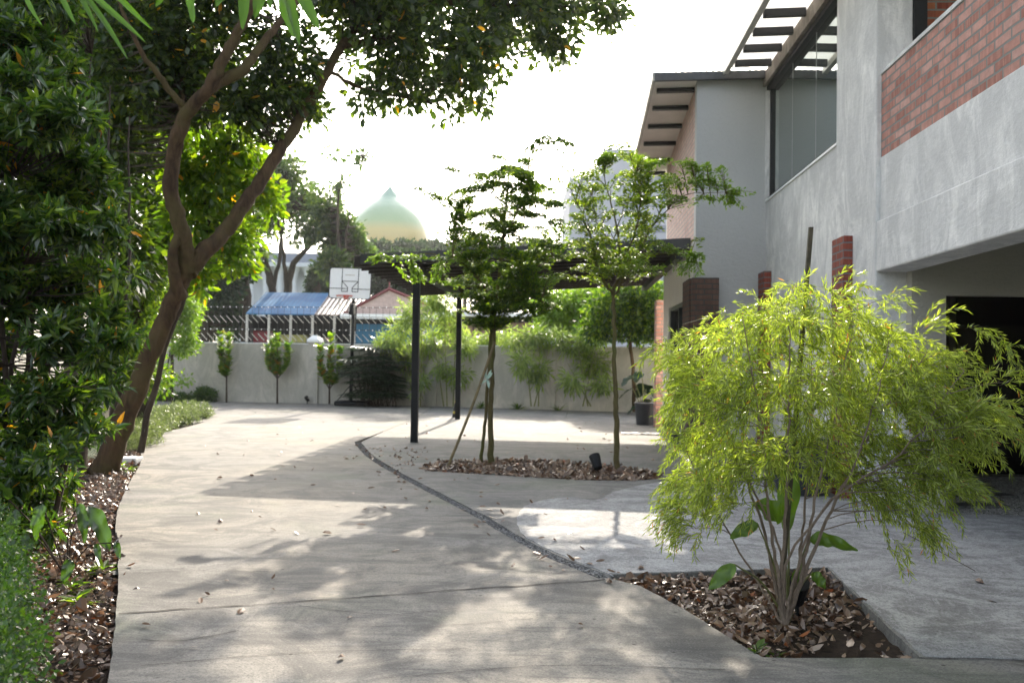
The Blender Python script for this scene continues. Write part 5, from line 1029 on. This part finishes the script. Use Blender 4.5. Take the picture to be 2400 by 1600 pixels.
far_tree(585, 40, [(520, 660, 40, 45), (500, 600, 40, 40), (560, 620, 30, 40), (470, 660, 30, 30)], 900, 'lf_hill', 'dark blue green far tree left of the blue stall roof', [[(575, 800, .3), (580, 690, .26), (560, 620, .2), (545, 560, .1)]])
far_tree(480, 42, [(470, 700, 45, 40), (520, 720, 45, 35), (440, 650, 40, 50), (500, 640, 40, 30), (560, 760, 30, 20), (470, 770, 40, 20)], 1500, 'lf_hill', 'dark leafy tree beyond the wall seen right of the leaning trunk', [[(480, 800, .3), (480, 690, .2)]])
far_tree(745, 55, [(745, 668, 22, 32), (745, 640, 12, 18)], 520, 'lf_hill', 'cone shaped dark far tree in front of the white arcade', [[(745, 760, .2), (745, 680, .15)]], cr=.3)
far_tree(900, 60, [(880, 650, 50, 40), (940, 640, 50, 45), (1000, 640, 60, 45), (860, 610, 20, 18)], 2000, 'lf_hill', 'dark far tree mass behind the shop gable', [[(920, 800, .4), (920, 680, .3)]], cr=.6)
far_tree(1180, 58, [(1150, 690, 45, 35), (1210, 690, 40, 38), (1120, 650, 40, 30), (1250, 650, 50, 30)], 1400, 'lf_hill', 'dark far tree above the brown shed roof', [[(1180, 800, .4), (1180, 690, .3)]], cr=.6)
for i, (x_, w_, h_) in enumerate(((880, 42, 14), (950, 45, 17), (1020, 45, 14), (1090, 45, 12), (1170, 50, 10), (1250, 50, 12))):
    far_tree(x_, 105 + i, [(x_, 592, w_, h_), (x_ + 8, 610, w_, 20), (x_ - 12, 584, 8, 12)], 900, 'lf_hill', ['far tree crown below the left half of the dome', 'far tree crown below the right half of the dome', 'far tree crown just right of the dome foot', 'far tree crown behind the left young tree, left one', 'far tree crown behind the left young tree, right one', 'far tree crown between the two young trees'][i], [[(x_, 760, .5), (x_, 620, .3)]], L=.5, cr=1.0)
LV.clear()
# hanging foreground leaves from an overhead branch
g3 = D(640, -120, 3.9); b = MB(); wd = MB(); wd.tube(smooth_path(np.array([D(380, -420, 3.8), D(520, -180, 3.8), D(650, -70, 3.9), D(720, -60, 4.0)]), 5), np.linspace(.03, .005, 16), 6)
for k_, (x0, y0, x1, y1) in enumerate(((690, -40, 745, 60), (668, -30, 705, 98), (655, -30, 680, 85), (615, -50, 600, 38), (575, -40, 568, 62), (560, -20, 520, -2), (520, -60, 512, 10), (640, -70, 628, 12), (450, -50, 446, 48), (400, -70, 370, 12))):
    big_leaf(b, D(x0, y0, 3.9), D(x1, y1, 3.8), (.026, .022, .024)[k_ % 3], (.9 * math.sin(k_ * 2.3), -1, .5 * math.cos(k_)), .15, .35, .08, 60 + k_)
t = plant('overhanging_branch', g3, 'leafy branch tip hanging into the top edge, near the viewer', 'branch'); pbuild(wd, 'twig', M['twig'], t, g3, True); leaf_parts('lf_big', t, g3)
g3 = D(120, -140, 4.2); b = MB(); wd = MB(); wd.tube(smooth_path(np.array([D(-120, -300, 4.1), D(60, -160, 4.2), D(200, -60, 4.2)]), 5), np.linspace(.02, .005, 11), 6)
for k_, (x0, y0, x1, y1) in enumerate(((180, -40, 325, 75), (175, -40, 300, 110), (230, -60, 335, 60), (120, -60, 165, 40), (150, -70, 230, 50), (40, -60, 75, 50))):
    big_leaf(b, D(x0, y0, 4.2), D(x1, y1, 4.1), .013, (.8 * math.sin(k_ * 2.1), -1, .3), .1, .35, .16, 80 + k_)
t = plant('overhanging_branch', g3, 'narrow drooping leaves hanging into the top left corner', 'branch'); pbuild(wd, 'twig', M['twig'], t, g3, True); leaf_parts('lf_big', t, g3)

# ================================================================== FALLEN LEAVES
def litter(name, pts, L, label, zoff=.012, wr=.55):
    n = len(pts); th = RNG.random(n) * 6.283; A = np.stack([np.cos(th), np.sin(th), RNG.normal(0, .22, n)], -1); N_ = rnd(n, .38); N_[:, 2] += .9; P = pts.copy(); P[:, 2] += zoff + RNG.random(n) * .03
    L_ = L * RNG.choice([.35, .5, .75, 1.0, 1.3], n, p=[.25, .25, .22, .2, .08]) * RNG.uniform(.8, 1.2, n); b = MB(); leaves(b, P, A, N_, L_, L_ * wr * RNG.uniform(.7, 1.2, n), 'oval', RNG.normal(-.15, .4, n), RNG.normal(-.05, .28, n)); return stuff(tag(b.build(name, M['dead'], smooth=False), label, 'leaf litter'))
def inside(P, poly):
    poly = np.array([p[:2] for p in poly]); x, y = P[:, 0], P[:, 1]; r = np.zeros(len(P), bool); j = len(poly) - 1
    for i in range(len(poly)):
        xi, yi = poly[i]; xj, yj = poly[j]; r ^= ((yi > y) != (yj > y)) & (x < (xj - xi) * (y - yi) / (yj - yi + 1e-12) + xi); j = i
    return r
def sample(lo, hi, n): P = RNG.random((n, 3)); P = np.array(lo) + P * (np.array(hi) - np.array(lo)); P[:, 2] = 0; return P
P = sample((-5.5, 1.5, 0), (-1.2, 13.5, 0), 36000); edge = np.array(drive)[:, :2]; P = P[~inside(P, drive)]
xe = np.interp(P[:, 1], [1.5, 3.8, 5.0, 7.5, 10, 13], [-1.4, -1.75, -2.2, -3.2, -4.4, -5.1]); P = P[(P[:, 0] > xe - 1.9)]; P = P[RNG.random(len(P)) < np.where(P[:, 1] < 6.5, 1, .75)]; P[:, 2] = -.05
P = np.vstack([P, P[::2] + rnd(len(P[::2]), .03) * [1, 1, 0]]); litter('leaf_litter', P, .058, 'thick brown leaf litter covering the garden bed along the left driveway edge')
P = sample((.5, 4.0, 0), (2.2, 6.1, 0), 5200); P = P[inside(P, [plTL, plT, plR] + pl[::-1])]; f = (P[:, 0] - 1.55) * 1.0 + (4.9 - P[:, 1]) * .9; P = P[(RNG.random(len(P)) > np.clip(f * 1.6 + .12, 0, .9))]; P[:, 2] = -.052
litter('leaf_litter', P, .065, 'reddish brown dry leaves over dark soil in the square planter')
P = sample((-1.3, 9.8, 0), (2.0, 12.4, 0), 9000); P = P[inside(P, oval)]; P[:, 2] = -.025
litter('leaf_litter', P, .085, 'brown dry leaves heaped in the oval bed round the young trees')
pr = []
for k_ in range(5):
    b = MB(); leaves(b, np.array([[-.5, 0, 0.]]), np.array([[1., .0, .05]]), np.array([[0, .1, 1.]]), 1, RNG.uniform(.4, .65), 'oval', RNG.uniform(-.5, .3), RNG.uniform(-.5, .2)); pr.append(b)
protos = [b.build('fallen_leaf', M['dead']) for b in pr]
spots = [G(x, y) for x, y in ((470, 1410), (565, 1435), (640, 1385), (1275, 1313), (1290, 1330), (790, 1185), (455, 1520), (800, 1545), (610, 1215), (640, 1243), (505, 1243), (890, 1190), (1015, 1105), (1100, 1105), (1245, 1180), (1330, 1170), (1265, 1175), (1420, 1172), (1000, 1195), (940, 1150), (870, 1145), (860, 1102), (505, 1130), (515, 1122), (735, 1140), (690, 1095), (660, 1060), (590, 1115), (510, 1065), (385, 1045), (1470, 1050), (1430, 1040), (1540, 1050), (1530, 1080), (1300, 1270), (1420, 1350), (1450, 1345))]
while len(spots) < 190:
    p = np.array([RNG.uniform(-4.5, 3.2), RNG.uniform(4.2, 21), 0]); spots.append(p)
for k_ in range(60): i = RNG.integers(0, len(cc)); spots.append(cc[i] + np.array([RNG.normal(0, .22), RNG.normal(0, .25), 0]))
S3_ = np.array(spots); ok = (inside(S3_, drive) | inside(S3_, pave)) & ~inside(S3_, oval) & (S3_[:, 0] < 3.3)
i = 0
for p, g_ in zip(S3_, ok):
    if not g_: continue
    o = protos[i % 5] if i < 5 else protos[i % 5].copy()
    if i >= 5: COL.objects.link(o)
    s_ = RNG.uniform(.035, .085); o.location = (p[0], p[1], .012); o.scale = (s_, s_, s_); o.rotation_euler = (RNG.normal(0, .2), RNG.normal(0, .2), RNG.random() * 6.28)
    kd = ('dry leaf lying loose on the driveway concrete left of the gravel strip', 'loose fallen leaves on the driveway') if inside(p[None], drive)[0] else ('dry leaf lying loose on the pavement right of the gravel strip', 'loose fallen leaves on the pavement')
    tag(o, kd[0], 'fallen leaf', kd[1]); i += 1

# ================================================================== AIR
t = NT('haze_air'); pv = t.n('ShaderNodeVolumePrincipled'); pv.inputs['Color'].default_value = (.93, .96, 1, 1); pv.inputs['Density'].default_value = .00025; pv.inputs['Anisotropy'].default_value = .5
t.t.nodes.remove(t.b); t.l(pv.outputs[0], t.out.inputs['Volume'])
b = MB(); b.box((-170, -35, -1.2), (170, 310, 45)); stuff(tag(b.build('haze', t.m), 'pale even haze in the air over the whole place', 'haze'))
